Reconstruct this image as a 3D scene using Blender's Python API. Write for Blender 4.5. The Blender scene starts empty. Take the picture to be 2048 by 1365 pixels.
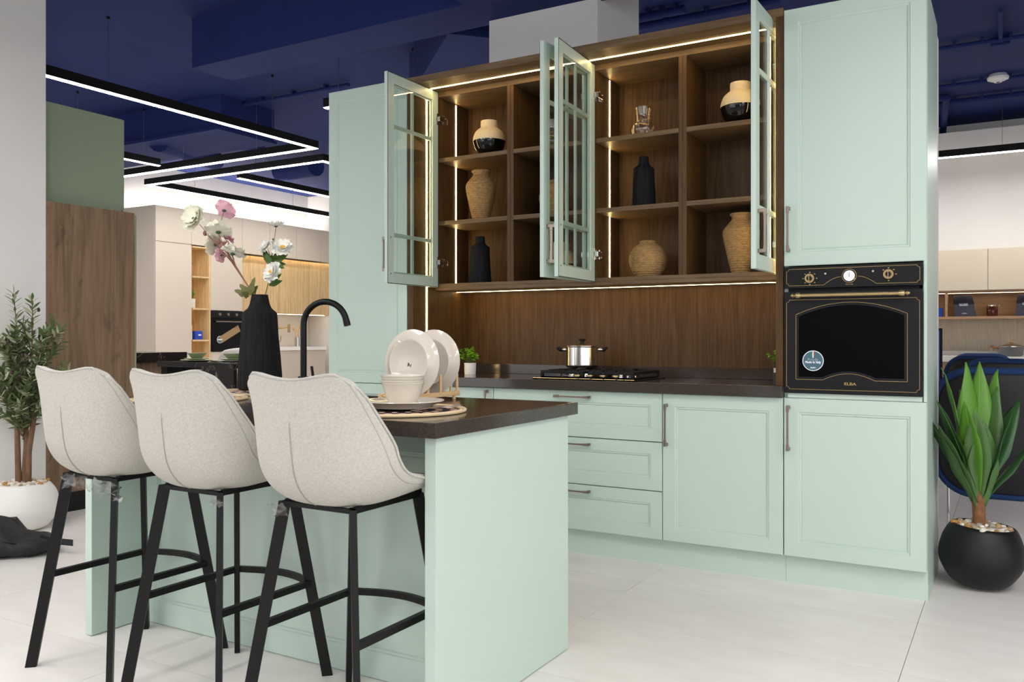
import bpy, bmesh, math, random
from mathutils import Vector, Matrix
random.seed(7)
scene = bpy.context.scene
COL = scene.collection
PI = math.pi

# ------------------------------------------------------------------ camera
CAM_F, CAM_YAW, CAM_H, CAM_CY = 1723.0, math.radians(30.2), 1.12, 675.5
cam_data = bpy.data.cameras.new('camera')
cam = bpy.data.objects.new('camera', cam_data); COL.objects.link(cam)
cam.location = (0, 0, CAM_H)
cam.rotation_euler = (PI / 2, 0, CAM_YAW)
cam_data.sensor_width = 36.0
cam_data.lens = CAM_F / 2048 * 36.0
cam_data.shift_y = -(682.5 - CAM_CY) / 2048
cam_data.clip_start = 0.05
cam_data.dof.use_dof = True
cam_data.dof.focus_distance = 4.3
cam_data.dof.aperture_fstop = 9.0
scene.camera = cam

# ------------------------------------------------------------------ world: overcast daylight that enters through the open shop front
world = bpy.data.worlds.new('world'); scene.world = world
world.use_nodes = True
bg = world.node_tree.nodes['Background']
bg.inputs['Color'].default_value = (0.95, 0.98, 1.0, 1)
bg.inputs['Strength'].default_value = 1.2

scene.view_settings.view_transform = 'Standard'
scene.view_settings.look = 'None'
scene.view_settings.gamma = 1.0
scene.view_settings.use_curve_mapping = False
scene.view_settings.exposure = 0.84

LAMP_EMIT = 32.0      # ceiling light profiles over the far aisles
LAMP_NEAR = 52.0      # ceiling light profiles over the front aisle
LED_EMIT = 20.0       # cabinet led strips

# ------------------------------------------------------------------ helpers
def lin(c):
    return tuple((x / 12.92 if x <= 0.04045 else ((x + 0.055) / 1.055) ** 2.4) for x in [v / 255 for v in c])

MATS = {}
def mat(name, rgb, rough=0.5, metal=0.0, **kw):
    m = bpy.data.materials.new(name); m.use_nodes = True
    b = m.node_tree.nodes['Principled BSDF']
    c = lin(rgb) + (1,)
    b.inputs['Base Color'].default_value = c
    b.inputs['Roughness'].default_value = rough
    b.inputs['Metallic'].default_value = metal
    for k, v in kw.items():
        b.inputs[k].default_value = v
    MATS[name] = m
    return m

def nodes(m):
    return m.node_tree.nodes, m.node_tree.links, m.node_tree.nodes['Principled BSDF']

def add_noise_color(m, rgb2, scale, stretch=(1, 1, 1), detail=4.0, lo=0.35, hi=0.65, rough_noise=0.6, distortion=0.0, bump=0.0, bump_scale=None):
    n, l, b = nodes(m)
    tc = n.new('ShaderNodeTexCoord'); mp = n.new('ShaderNodeMapping')
    mp.inputs['Scale'].default_value = stretch
    l.new(tc.outputs['Object'], mp.inputs['Vector'])
    nz = n.new('ShaderNodeTexNoise')
    nz.inputs['Scale'].default_value = scale; nz.inputs['Detail'].default_value = detail
    nz.inputs['Roughness'].default_value = rough_noise; nz.inputs['Distortion'].default_value = distortion
    l.new(mp.outputs['Vector'], nz.inputs['Vector'])
    rp = n.new('ShaderNodeValToRGB')
    c1 = tuple(b.inputs['Base Color'].default_value)
    rp.color_ramp.elements[0].position = lo; rp.color_ramp.elements[0].color = c1
    rp.color_ramp.elements[1].position = hi; rp.color_ramp.elements[1].color = lin(rgb2) + (1,)
    l.new(nz.outputs['Fac'], rp.inputs['Fac'])
    l.new(rp.outputs['Color'], b.inputs['Base Color'])
    if bump:
        bp = n.new('ShaderNodeBump'); bp.inputs['Strength'].default_value = bump
        bp.inputs['Distance'].default_value = 0.004
        if bump_scale:
            nz2 = n.new('ShaderNodeTexNoise'); nz2.inputs['Scale'].default_value = bump_scale; nz2.inputs['Detail'].default_value = 2
            l.new(mp.outputs['Vector'], nz2.inputs['Vector']); l.new(nz2.outputs['Fac'], bp.inputs['Height'])
        else:
            l.new(nz.outputs['Fac'], bp.inputs['Height'])
        l.new(bp.outputs['Normal'], b.inputs['Normal'])
    return m

def wood(name, c_dark, c_mid, c_light, axis='z', rough=0.45, grain=38.0):
    """procedural timber veneer: long streaks along one axis with cathedral bands"""
    m = mat(name, c_mid, rough, **{'Specular IOR Level': 0.22})
    n, l, b = nodes(m)
    tc = n.new('ShaderNodeTexCoord'); mp = n.new('ShaderNodeMapping')
    s = {'x': (0.055, 1, 1), 'y': (1, 0.055, 1), 'z': (1, 1, 0.055)}[axis]
    mp.inputs['Scale'].default_value = s
    l.new(tc.outputs['Object'], mp.inputs['Vector'])
    n1 = n.new('ShaderNodeTexNoise'); n1.inputs['Scale'].default_value = grain * 3.2; n1.inputs['Detail'].default_value = 5; n1.inputs['Roughness'].default_value = 0.65
    n2 = n.new('ShaderNodeTexNoise'); n2.inputs['Scale'].default_value = grain * 0.22; n2.inputs['Detail'].default_value = 3; n2.inputs['Distortion'].default_value = 0.6
    l.new(mp.outputs['Vector'], n1.inputs['Vector']); l.new(mp.outputs['Vector'], n2.inputs['Vector'])
    # growth-ring bands from the slow noise
    mm = n.new('ShaderNodeMath'); mm.operation = 'MULTIPLY'; mm.inputs[1].default_value = 55.0
    l.new(n2.outputs['Fac'], mm.inputs[0])
    sn = n.new('ShaderNodeMath'); sn.operation = 'SINE'; l.new(mm.outputs[0], sn.inputs[0])
    ma = n.new('ShaderNodeMath'); ma.operation = 'MULTIPLY_ADD'; ma.inputs[1].default_value = 0.11; ma.inputs[2].default_value = 0.0
    l.new(sn.outputs[0], ma.inputs[0])
    ad = n.new('ShaderNodeMath'); ad.operation = 'ADD'; l.new(n1.outputs['Fac'], ad.inputs[0]); l.new(ma.outputs[0], ad.inputs[1])
    rp = n.new('ShaderNodeValToRGB')
    e = rp.color_ramp.elements
    e[0].position = 0.16; e[0].color = lin(c_dark) + (1,)
    e[1].position = 0.86; e[1].color = lin(c_light) + (1,)
    k = e.new(0.5); k.color = lin(c_mid) + (1,)
    l.new(ad.outputs[0], rp.inputs['Fac']); l.new(rp.outputs['Color'], b.inputs['Base Color'])
    bp = n.new('ShaderNodeBump'); bp.inputs['Strength'].default_value = 0.12; bp.inputs['Distance'].default_value = 0.002
    l.new(n1.outputs['Fac'], bp.inputs['Height']); l.new(bp.outputs['Normal'], b.inputs['Normal'])
    return m

def emis(name, rgb, strength):
    m = mat(name, (255, 255, 255), 0.5)
    b = m.node_tree.nodes['Principled BSDF']
    b.inputs['Emission Color'].default_value = tuple(rgb) + (1,)
    b.inputs['Emission Strength'].default_value = strength
    return m

def clear_glass(name, tint, gloss_rough=0.02, ior=1.45, boost=1.0):
    """thin clear glass: transparent body with fresnel reflection"""
    m = bpy.data.materials.new(name); m.use_nodes = True
    n, l = m.node_tree.nodes, m.node_tree.links
    n.clear()
    out = n.new('ShaderNodeOutputMaterial'); mix = n.new('ShaderNodeMixShader')
    tr = n.new('ShaderNodeBsdfTransparent'); tr.inputs['Color'].default_value = tuple(tint) + (1,)
    gl = n.new('ShaderNodeBsdfGlossy'); gl.inputs['Roughness'].default_value = gloss_rough
    lw = n.new('ShaderNodeLayerWeight'); lw.inputs['Blend'].default_value = 0.5
    pw = n.new('ShaderNodeMath'); pw.operation = 'POWER'; pw.inputs[1].default_value = 5.0
    l.new(lw.outputs['Facing'], pw.inputs[0])
    mu = n.new('ShaderNodeMath'); mu.operation = 'MULTIPLY_ADD'; mu.inputs[1].default_value = 0.9; mu.inputs[2].default_value = 0.045 * boost; mu.use_clamp = True
    l.new(pw.outputs[0], mu.inputs[0]); l.new(mu.outputs[0], mix.inputs['Fac'])
    l.new(tr.outputs[0], mix.inputs[1]); l.new(gl.outputs[0], mix.inputs[2]); l.new(mix.outputs[0], out.inputs['Surface'])
    MATS[name] = m
    return m

# ------------------------------------------------------------------ mesh builder
class MB:
    def __init__(self):
        self.v = []; self.f = []; self.mi = []
        self.cur = 0
    def _add(self, vs, fs):
        o = len(self.v); self.v += [tuple(p) for p in vs]
        for q in fs:
            self.f.append(tuple(i + o for i in q)); self.mi.append(self.cur)
        return self
    def use(self, i):
        self.cur = i; return self
    def box(self, x0, x1, y0, y1, z0, z1):
        if x0 > x1: x0, x1 = x1, x0
        if y0 > y1: y0, y1 = y1, y0
        if z0 > z1: z0, z1 = z1, z0
        vs = [(x, y, z) for z in (z0, z1) for y in (y0, y1) for x in (x0, x1)]
        return self._add(vs, [(0, 2, 3, 1), (4, 5, 7, 6), (0, 1, 5, 4), (2, 6, 7, 3), (0, 4, 6, 2), (1, 3, 7, 5)])
    def obox(self, c, ax, ay, az):
        """oriented box: centre and three half-axis vectors"""
        c = Vector(c); ax = Vector(ax); ay = Vector(ay); az = Vector(az)
        vs = [c + ax * i + ay * j + az * k for k in (-1, 1) for j in (-1, 1) for i in (-1, 1)]
        return self._add(vs, [(0, 2, 3, 1), (4, 5, 7, 6), (0, 1, 5, 4), (2, 6, 7, 3), (0, 4, 6, 2), (1, 3, 7, 5)])
    def bar(self, p0, p1, w, t, up=(0, 0, 1)):
        """rectangular bar from p0 to p1; w across, t thick"""
        p0 = Vector(p0); p1 = Vector(p1); d = p1 - p0
        a = d.cross(Vector(up))
        if a.length < 1e-6: a = d.cross(Vector((1, 0, 0)))
        a.normalize(); b = a.cross(d).normalized()
        return self.obox((p0 + p1) / 2, a * w / 2, b * t / 2, d / 2)
    def cyl(self, p0, p1, r0, r1=None, n=16, caps=True):
        r1 = r0 if r1 is None else r1
        p0 = Vector(p0); p1 = Vector(p1); d = (p1 - p0).normalized()
        a = d.cross(Vector((0, 0, 1)))
        if a.length < 1e-4: a = d.cross(Vector((1, 0, 0)))
        a.normalize(); b = d.cross(a)
        vs = []
        for p, r in ((p0, r0), (p1, r1)):
            for i in range(n):
                t = 2 * PI * i / n
                vs.append(p + a * (r * math.cos(t)) + b * (r * math.sin(t)))
        fs = [(i, (i + 1) % n, n + (i + 1) % n, n + i) for i in range(n)]
        if caps:
            fs += [tuple(reversed(range(n))), tuple(range(n, 2 * n))]
        return self._add(vs, fs)
    def tube(self, pts, r, n=10, closed=False, caps=True):
        pts = [Vector(p) for p in pts]
        m = len(pts); rs = r if isinstance(r, (list, tuple)) else [r] * m
        vs = []; prev = None
        for i, p in enumerate(pts):
            if closed: d = pts[(i + 1) % m] - pts[i - 1]
            else: d = pts[min(i + 1, m - 1)] - pts[max(i - 1, 0)]
            d.normalize()
            if prev is None:
                a = d.cross(Vector((0, 0, 1)))
                if a.length < 1e-3: a = d.cross(Vector((0, 1, 0)))
            else:
                a = prev - d * prev.dot(d)
            a.normalize(); prev = a; b = d.cross(a)
            for k in range(n):
                t = 2 * PI * k / n
                vs.append(p + a * (rs[i] * math.cos(t)) + b * (rs[i] * math.sin(t)))
        fs = []
        for i in range(m if closed else m - 1):
            j = (i + 1) % m
            for k in range(n):
                fs.append((i * n + k, i * n + (k + 1) % n, j * n + (k + 1) % n, j * n + k))
        if caps and not closed:
            fs += [tuple(reversed(range(n))), tuple(range((m - 1) * n, m * n))]
        return self._add(vs, fs)
    def lathe(self, prof, c=(0, 0, 0), n=32, M=None, wob=None):
        """revolve (r,z) profile about a vertical axis through c"""
        vs = []; ring = []
        for j, (r, z) in enumerate(prof):
            if r < 1e-6:
                ring.append((len(vs), 1)); vs.append(Vector((0, 0, z)))
            else:
                ring.append((len(vs), n))
                for i in range(n):
                    t = 2 * PI * i / n
                    rr = r * (wob(t, z) if wob else 1.0)
                    vs.append(Vector((rr * math.cos(t), rr * math.sin(t), z)))
        if M is not None: vs = [M @ p for p in vs]
        vs = [p + Vector(c) for p in vs]
        fs = []
        for (a, na), (b, nb) in zip(ring[:-1], ring[1:]):
            if na == 1 and nb == 1: continue
            for i in range(n):
                i2 = (i + 1) % n
                if na == 1: fs.append((a, b + i2, b + i))
                elif nb == 1: fs.append((a + i, a + i2, b))
                else: fs.append((a + i, a + i2, b + i2, b + i))
        return self._add(vs, fs)
    def prism(self, poly, fn, d0, d1):
        """extrude a 2d polygon; fn(u,v,d)->point"""
        n = len(poly)
        vs = [fn(u, v, d0) for u, v in poly] + [fn(u, v, d1) for u, v in poly]
        fs = [tuple(range(n)), tuple(reversed(range(n, 2 * n)))] + [(i, n + i, n + (i + 1) % n, (i + 1) % n) for i in range(n)]
        return self._add(vs, fs)
    def grid(self, rows, closed_u=False):
        nr = len(rows); nc = len(rows[0])
        vs = [p for r in rows for p in r]; fs = []
        for i in range(nr - 1):
            for j in range(nc if closed_u else nc - 1):
                k = (j + 1) % nc
                fs.append((i * nc + j, i * nc + k, (i + 1) * nc + k, (i + 1) * nc + j))
        return self._add(vs, fs)
    def ellipsoid(self, c, r, n=10, m=6, M=None):
        prof = [(math.sin(PI * k / m), -math.cos(PI * k / m)) for k in range(m + 1)]
        prof[0] = (0, -1); prof[-1] = (0, 1)
        S = Matrix.Diagonal(Vector(r)).to_4x4()
        if M is not None: S = M @ S
        return self.lathe(prof, c, n, S)
    def mesh(self, name, mats, smooth=False, angle=40, recalc=True):
        me = bpy.data.meshes.new(name)
        me.from_pydata(self.v, [], self.f)
        if not isinstance(mats, (list, tuple)): mats = [mats]
        for m in mats: me.materials.append(m)
        if len(mats) > 1:
            me.polygons.foreach_set('material_index', self.mi)
        if recalc:
            bm = bmesh.new(); bm.from_mesh(me)
            bmesh.ops.recalc_face_normals(bm, faces=bm.faces[:]); bm.to_mesh(me); bm.free()
        if smooth:
            me.polygons.foreach_set('use_smooth', [True] * len(me.polygons))
            me.set_sharp_from_angle(angle=math.radians(angle))
        me.update()
        return me
    def build(self, name, mats, parent=None, smooth=False, bevel=0.0, local=False, angle=40, label=None, kind=None, segs=2):
        me = self.mesh(name, mats, smooth, angle)
        o = bpy.data.objects.new(name, me); COL.objects.link(o)
        if parent is not None:
            o.parent = parent
            if not local:
                r = parent
                while r.parent: r = r.parent
                me.transform(Matrix.Translation(-Vector(r.location)))
        if bevel:
            md = o.modifiers.new('bevel', 'BEVEL'); md.width = bevel; md.segments = segs
            md.limit_method = 'ANGLE'; md.angle_limit = math.radians(40)
            md.harden_normals = False
        if label: o['label'] = label
        if kind: o['kind'] = kind
        return o

def thing(name, label, cat, loc=(0, 0, 0), rz=0.0, group=None):
    o = bpy.data.objects.new(name, None); COL.objects.link(o)
    o.empty_display_size = 0.05
    o.location = loc; o.rotation_euler = (0, 0, rz)
    o['label'] = label; o['category'] = cat
    if group: o['group'] = group
    return o
def tag(o, label, cat, group=None, kind=None):
    o['label'] = label; o['category'] = cat
    if group: o['group'] = group
    if kind: o['kind'] = kind
    return o
def struct(o, label=None):
    o['kind'] = 'structure'
    if label: o['label'] = label
    return o
def single(mb, name, mats, label, cat, loc=(0, 0, 0), group=None, **kw):
    """one-mesh thing whose origin sits at its base"""
    o = mb.build(name, mats, None, **kw)
    o.data.transform(Matrix.Translation(-Vector(loc))); o.location = loc
    return tag(o, label, cat, group)
def dup(root, loc, rz=None, label=None):
    r = root.copy(); COL.objects.link(r); r.location = loc
    if rz is not None: r.rotation_euler = (0, 0, rz)
    if label: r['label'] = label
    for ch in list(root.children):
        c = ch.copy(); COL.objects.link(c); c.parent = r
        for g in list(ch.children):
            d = g.copy(); COL.objects.link(d); d.parent = c
    return r

_F = Vector((-math.sin(CAM_YAW), math.cos(CAM_YAW), 0)); _R = Vector((math.cos(CAM_YAW), math.sin(CAM_YAW), 0))
def at(u, v, c):
    """photo pixel (2048 frame) at camera depth c -> a point of the room"""
    return Vector((0, 0, CAM_H)) + (_F + _R * ((u - 1024) / CAM_F) + Vector((0, 0, (CAM_CY - v) / CAM_F))) * c

def text(body, size, mats, parent, M, name='lettering', bold=0.0, sx=1.0, align='CENTER', extrude=0.0003):
    cu = bpy.data.curves.new(name, 'FONT'); cu.body = body; cu.size = size
    cu.align_x = align; cu.align_y = 'CENTER'; cu.offset = bold; cu.extrude = extrude
    cu.resolution_u = 3
    o = bpy.data.objects.new(name + '_tmp', cu); COL.objects.link(o)
    dg = bpy.context.evaluated_depsgraph_get()
    me = bpy.data.meshes.new_from_object(o.evaluated_get(dg))
    bpy.data.objects.remove(o); bpy.data.curves.remove(cu)
    me.transform(M @ Matrix.Diagonal((sx, 1, 1, 1)))
    me.materials.clear(); me.materials.append(mats)
    me.name = name
    ob = bpy.data.objects.new(name, me); COL.objects.link(ob)
    ob.parent = parent
    r = parent
    while r.parent: r = r.parent
    me.transform(Matrix.Translation(-Vector(r.location)))
    return ob
def facing(origin, xdir, zdir=(0, 0, 1)):
    """matrix that puts text local x on xdir and local y on zdir"""
    x = Vector(xdir).normalized(); y = Vector(zdir).normalized(); z = x.cross(y)
    return Matrix.Translation(Vector(origin)) @ Matrix((x, y, z)).transposed().to_4x4()

def print_strokes(parent, fn, u0, v0, w, h, n, m, seed, d=-.0006):
    """a blurred, unreadable line of print: short upright strokes joined by a base line"""
    rnd = random.Random(seed); mb = MB()
    for k in range(n):
        a = u0 - w / 2 + w * k / n; b = a + w / n * rnd.uniform(.45, .7); hh = h * rnd.uniform(.6, 1)
        mb.prism([(a, v0), (b, v0), (b, v0 + hh), (a, v0 + hh)], fn, d, .0002)
    mb.prism([(u0 - w / 2, v0), (u0 + w / 2, v0), (u0 + w / 2, v0 + h * .22), (u0 - w / 2, v0 + h * .22)], fn, d, .0002)
    return mb.build('printed_name', m, parent)

# ------------------------------------------------------------------ materials
mint = mat('mint_paint', (191, 209, 198), 0.36)
mint_in = mat('mint_inside', (188, 207, 196), 0.5)
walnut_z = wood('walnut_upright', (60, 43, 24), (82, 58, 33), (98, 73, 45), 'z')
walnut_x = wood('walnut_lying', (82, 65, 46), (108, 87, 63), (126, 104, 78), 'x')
walnut_y = wood('walnut_deep', (60, 43, 24), (82, 58, 33), (98, 73, 45), 'y')
rustic = wood('rustic_oak', (104, 84, 66), (128, 103, 81), (146, 120, 97), 'z', 0.6, 17)
def _knots():
    n, l, b = nodes(rustic)
    src = b.inputs['Base Color'].links[0].from_socket
    tc = n.new('ShaderNodeTexCoord'); mp = n.new('ShaderNodeMapping'); mp.inputs['Scale'].default_value = (1, 3.4, 1.5)
    nz = n.new('ShaderNodeTexNoise'); nz.inputs['Scale'].default_value = 2.6; nz.inputs['Detail'].default_value = 6; nz.inputs['Roughness'].default_value = 0.7
    l.new(tc.outputs['Object'], mp.inputs['Vector']); l.new(mp.outputs['Vector'], nz.inputs['Vector'])
    rp = n.new('ShaderNodeValToRGB'); e = rp.color_ramp.elements
    e[0].position = 0.56; e[0].color = (1, 1, 1, 1); e[1].position = 0.74; e[1].color = (0.42, 0.40, 0.38, 1)
    l.new(nz.outputs['Fac'], rp.inputs['Fac'])
    mx = n.new('ShaderNodeMix'); mx.data_type = 'RGBA'; mx.blend_type = 'MULTIPLY'; mx.inputs[0].default_value = 1.0
    l.new(src, mx.inputs[6]); l.new(rp.outputs['Color'], mx.inputs[7]); l.new(mx.outputs[2], b.inputs['Base Color'])
_knots()
oak_z = wood('light_oak', (178, 146, 102), (206, 176, 130), (224, 198, 158), 'z', 0.5, 30)
oak_x = wood('light_oak_lying', (150, 118, 90), (170, 136, 106), (186, 154, 124), 'x', 0.5, 30)
beech = wood('beech_rod', (206, 168, 120), (222, 186, 138), (232, 200, 156), 'y', 0.5, 60)
stone = mat('dark_worktop', (58, 50, 47), 0.13)
add_noise_color(stone, (72, 63, 58), 160.0, detail=6, lo=0.4, hi=0.7)
marble = mat('black_marble', (22, 19, 18), 0.12)
def _marble():
    n, l, b = nodes(marble)
    tc = n.new('ShaderNodeTexCoord'); nz = n.new('ShaderNodeTexNoise')
    nz.inputs['Scale'].default_value = 2.6; nz.inputs['Detail'].default_value = 4; nz.inputs['Distortion'].default_value = 1.2
    l.new(tc.outputs['Object'], nz.inputs['Vector'])
    rp = n.new('ShaderNodeValToRGB'); e = rp.color_ramp.elements
    e[0].position = 0.493; e[0].color = lin((20, 17, 16)) + (1,)
    e[1].position = 0.507; e[1].color = lin((24, 21, 19)) + (1,)
    k = e.new(0.5); k.color = lin((112, 100, 88)) + (1,)
    l.new(nz.outputs['Fac'], rp.inputs['Fac']); l.new(rp.outputs['Color'], b.inputs['Base Color'])
_marble()
white_wall = mat('white_plaster', (230, 227, 224), 0.85)
add_noise_color(white_wall, (224, 221, 218), 2.2, lo=0.3, hi=0.7)
navy = mat('navy_ceiling_paint', (33, 48, 106), 0.8, **{'Specular IOR Level': 0.25})
add_noise_color(navy, (29, 43, 98), 3.0, lo=0.3, hi=0.7)
black_metal = mat('black_metal', (14, 13, 13), 0.45, 0.0, **{'Specular IOR Level': 0.25})
black_matt = mat('black_matt', (13, 13, 14), 0.55, **{'Specular IOR Level': 0.3})
black_pot = mat('black_ceramic', (17, 17, 18), 0.45, **{'Specular IOR Level': 0.35})
chrome = mat('chrome', (225, 225, 228), 0.08, 1.0)
steel = mat('polished_steel', (216, 212, 207), 0.2, 1.0)
nickel = mat('brushed_bronze', (146, 132, 122), 0.34, 0.85)
brass = mat('aged_brass', (182, 160, 116), 0.34, 0.95)
goldline = mat('gold_print', (176, 148, 92), 0.45, 0.3)
anthracite = mat('anthracite_enamel', (30, 29, 31), 0.5, **{'Specular IOR Level': 0.15})
oven_glass = mat('black_oven_glass', (2, 2, 4), 0.06, **{'Specular IOR Level': 0.22})
white_enamel = mat('white_enamel', (240, 240, 242), 0.3)
cream_cer = mat('cream_ceramic', (226, 206, 170), 0.7)
add_noise_color(cream_cer, (218, 198, 160), 60, lo=0.3, hi=0.7)
gloss_black = mat('glossy_black_glaze', (10, 9, 9), 0.06)
white_pot_m = mat('white_stoneware', (236, 234, 230), 0.6)
plate_m = mat('ivory_porcelain', (214, 205, 191), 0.08)
bowl_m = mat('ivory_bowl_glaze', (216, 207, 193), 0.2)
wicker = mat('woven_rattan', (178, 142, 92), 0.8)
add_noise_color(wicker, (130, 98, 58), 55, stretch=(1, 1, 2.5), detail=5, lo=0.35, hi=0.7, bump=0.6, bump_scale=150)
char = mat('charred_wood', (19, 19, 21), 0.8, **{'Specular IOR Level': 0.2})
add_noise_color(char, (34, 34, 37), 70, stretch=(1, 1, 0.07), detail=5, lo=0.4, hi=0.7, bump=0.6)
fabric = mat('pale_grey_fabric', (194, 191, 182), 0.95)
add_noise_color(fabric, (166, 163, 154), 170, stretch=(1, 1, 1), detail=8, lo=0.4, hi=0.75, rough_noise=.75, bump=0.2, bump_scale=600)
seam_m = mat('grey_stitching', (160, 156, 152), 0.9)
boucle = mat('white_boucle', (214, 210, 204), 0.95)
add_noise_color(boucle, (176, 172, 166), 120, lo=0.4, hi=0.6, bump=0.4)
tile_m = mat('pale_floor_tile', (240, 236, 232), 0.4)
add_noise_color(tile_m, (229, 224, 219), 3.2, stretch=(1, 2.6, 1), detail=7, lo=0.3, hi=0.75, rough_noise=0.6)
grout = mat('tile_grout', (150, 145, 140), 0.9)
cream_lam = mat('cream_laminate', (198, 186, 172), 0.45)
beige_lam = mat('beige_laminate', (214, 200, 178), 0.45)
sage = mat('sage_panel', (132, 144, 120), 0.5)
sage_bowl = mat('sage_stoneware', (150, 160, 124), 0.35)
blue_cloth = mat('navy_chair_cloth', (20, 50, 98), 0.9)
shell_black = mat('black_chair_shell', (26, 25, 27), 0.6)
leaf_dark = mat('dracaena_leaf', (44, 84, 40), 0.38)
leaf_light = mat('dracaena_leaf_fresh', (92, 142, 44), 0.4)
leaf_mid = mat('dracaena_leaf_mid', (72, 106, 52), 0.42)
leaf_rib = mat('leaf_midrib', (128, 178, 52), 0.45)
trunk_m = mat('plant_stem', (146, 98, 60), 0.8)
add_noise_color(trunk_m, (108, 72, 44), 40, lo=0.3, hi=0.7)
olive_a = mat('olive_leaf', (92, 108, 66), 0.55)
olive_b = mat('olive_leaf_pale', (156, 160, 128), 0.6)
olive_bark = mat('olive_bark', (134, 102, 76), 0.85)
add_noise_color(olive_bark, (84, 62, 44), 30, stretch=(1, 1, .3), lo=0.3, hi=0.7, bump=0.5)
olive_fruit = mat('olive_fruit', (52, 22, 26), 0.3)
box_leaf = mat('boxwood_leaf', (128, 178, 24), 0.5)
box_leaf2 = mat('boxwood_leaf_deep', (70, 126, 22), 0.5)
petal_white = mat('white_petal', (238, 238, 230), 0.7)
petal_cream = mat('cream_petal', (234, 232, 212), 0.75)
petal_pink = mat('pink_petal', (230, 176, 190), 0.75)
petal_green = mat('flower_calyx', (60, 84, 58), 0.7)
flower_core = mat('flower_core', (226, 170, 40), 0.7)
stem_brown = mat('flower_stem', (142, 100, 84), 0.7)
leaf_flower = mat('peony_leaf', (66, 92, 34), 0.55)
leaf_olive = mat('poppy_leaf', (92, 92, 40), 0.6)
pebble_ms = [mat('pebble_' + n, c, 0.5) for n, c in (('ivory', (226, 218, 204)), ('tan', (192, 158, 112)), ('grey', (168, 160, 150)), ('amber', (178, 128, 62)), ('white', (238, 232, 222)))]
mat_rope = mat('placemat_rope', (226, 202, 160), 0.8)
mat_dark = mat('placemat_weave', (34, 32, 44), 0.8)
mat_pink = mat('placemat_pink', (206, 168, 146), 0.8)
navy_bag = mat('navy_paper_bag', (42, 40, 58), 0.5)
bag_black = mat('black_nylon', (20, 20, 21), 0.7)
add_noise_color(bag_black, (30, 30, 31), 60, lo=.3, hi=.7)
amber_jam = mat('dark_jam', (70, 30, 16), 0.08)
box_blue = mat('blue_carton', (24, 66, 172), 0.5)
box_pink = mat('pink_carton', (222, 176, 170), 0.5)
cardboard = mat('cardboard', (150, 122, 84), 0.7)
sticker_teal = mat('teal_sticker', (64, 98, 112), 0.5)
sticker_white = mat('sticker_white', (238, 240, 246), 0.5)
sticker_grey = mat('sticker_grey', (178, 186, 190), 0.5)
flag_green = mat('flag_green', (34, 150, 84), 0.5)
flag_red = mat('flag_red', (206, 52, 48), 0.5)
print_grey = mat('print_grey', (70, 66, 62), 0.6)
pan_grey = mat('grey_stone_pan', (96, 98, 100), 0.35)
quartz = mat('white_quartz', (236, 232, 226), 0.25)
rib_tile = mat('ribbed_tile', (196, 184, 164), 0.5)
green_cloth = mat('green_fabric', (22, 122, 62), 0.8)
screen_m = mat('monitor_screen', (90, 110, 190), 0.2)
plastic_wrap = clear_glass('torn_plastic', (0.86, 0.86, 0.86), 0.25, 1.45, 3.0)
pane = clear_glass('cabinet_glass', (0.93, 0.955, 0.94), 0.0, 1.5, 1.25)
vase_glass = clear_glass('vase_glass', (0.98, 0.97, 0.95), 0.03, 1.5, 2.2)
gasket = mat('dark_door_edge', (58, 56, 62), 0.6)
lamp_white = emis('lamp_diffuser', (1.0, 0.965, 0.92), LAMP_EMIT)
lamp_near = emis('lamp_diffuser_bright', (1.0, 0.965, 0.92), LAMP_NEAR)
led_warm = emis('warm_led', (1.0, 0.68, 0.28), LED_EMIT)
led_cove = emis('cove_led', (1.0, 0.93, 0.84), 34.0)
led_amber = emis('amber_led', (1.0, 0.80, 0.48), 7.0)
led_splash = emis('splash_led', (1.0, 0.84, 0.62), 7.0)
# ================================================================== SETTING
mb = MB().box(-11.2, 6.2, -4.2, 11.6, -0.12, -0.006)
floor = struct(mb.build('floor', grout), 'pale grey tiled showroom floor')
TX, TY, TX0, TY0 = 1.151, 0.591, -1.475, 3.13
g = 0.0011
tile_me = MB().box(g, TX - g, g, TY - g, -0.006, 0.0).mesh('tile', tile_m)
for i in range(-8, 3):
    for j in range(-5, 14):
        o = bpy.data.objects.new('tile', tile_me); COL.objects.link(o)
        o.parent = floor; o.location = (TX0 + i * TX, TY0 + j * TY, 0)

CEIL = 3.52
struct(MB().box(-11.2, 6.2, -4.2, 11.6, CEIL, CEIL + 0.12).build('ceiling', navy), 'navy blue painted ceiling slab')
struct(MB().box(-6.1, -5.24, 1.0, 3.196, 0, CEIL).build('wall_left', white_wall), 'white plaster pier behind the olive tree')
struct(MB().box(-11.0, -10.4, -4.2, 11.4, 0, CEIL).build('wall_side', white_wall), 'white wall behind the cream display kitchen')
struct(MB().box(-10.4, 5.6, 10.95, 11.3, 0, CEIL).build('wall_back', white_wall), 'white rear wall above the beige wall units')
struct(MB().box(-3.63, -0.313, 4.562, 4.64, 0, 2.56).build('wall_partition', white_wall), 'white partition board behind the mint kitchen')
struct(MB().box(-2.906, -2.145, 4.7, 5.36, 0, CEIL).build('wall_column', white_wall, bevel=0.004), 'white square column rising behind the wall cabinets')
struct(MB().box(-3.6, 0.5, -4.3, -4.2, 0, CEIL).box(-11.0, 6.2, -4.3, -4.2, 3.2, CEIL).build('wall_front', mat('grey_shop_wall', (140, 140, 146), .8)), 'grey wall behind the camera')
struct(MB().box(6.2, 6.3, 3.0, 11.3, 0, CEIL).build('wall_right_unseen', white_wall), 'unseen white wall added at the right to cut the side daylight')  # out of view, added to narrow the daylight opening on the right
# bulkhead on the rear wall
struct(MB().box(-4.0, 5.6, 10.45, 10.95, 3.16, 3.34).build('trim_1', white_wall), 'white bulkhead strip under the ceiling on the rear wall')
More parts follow.
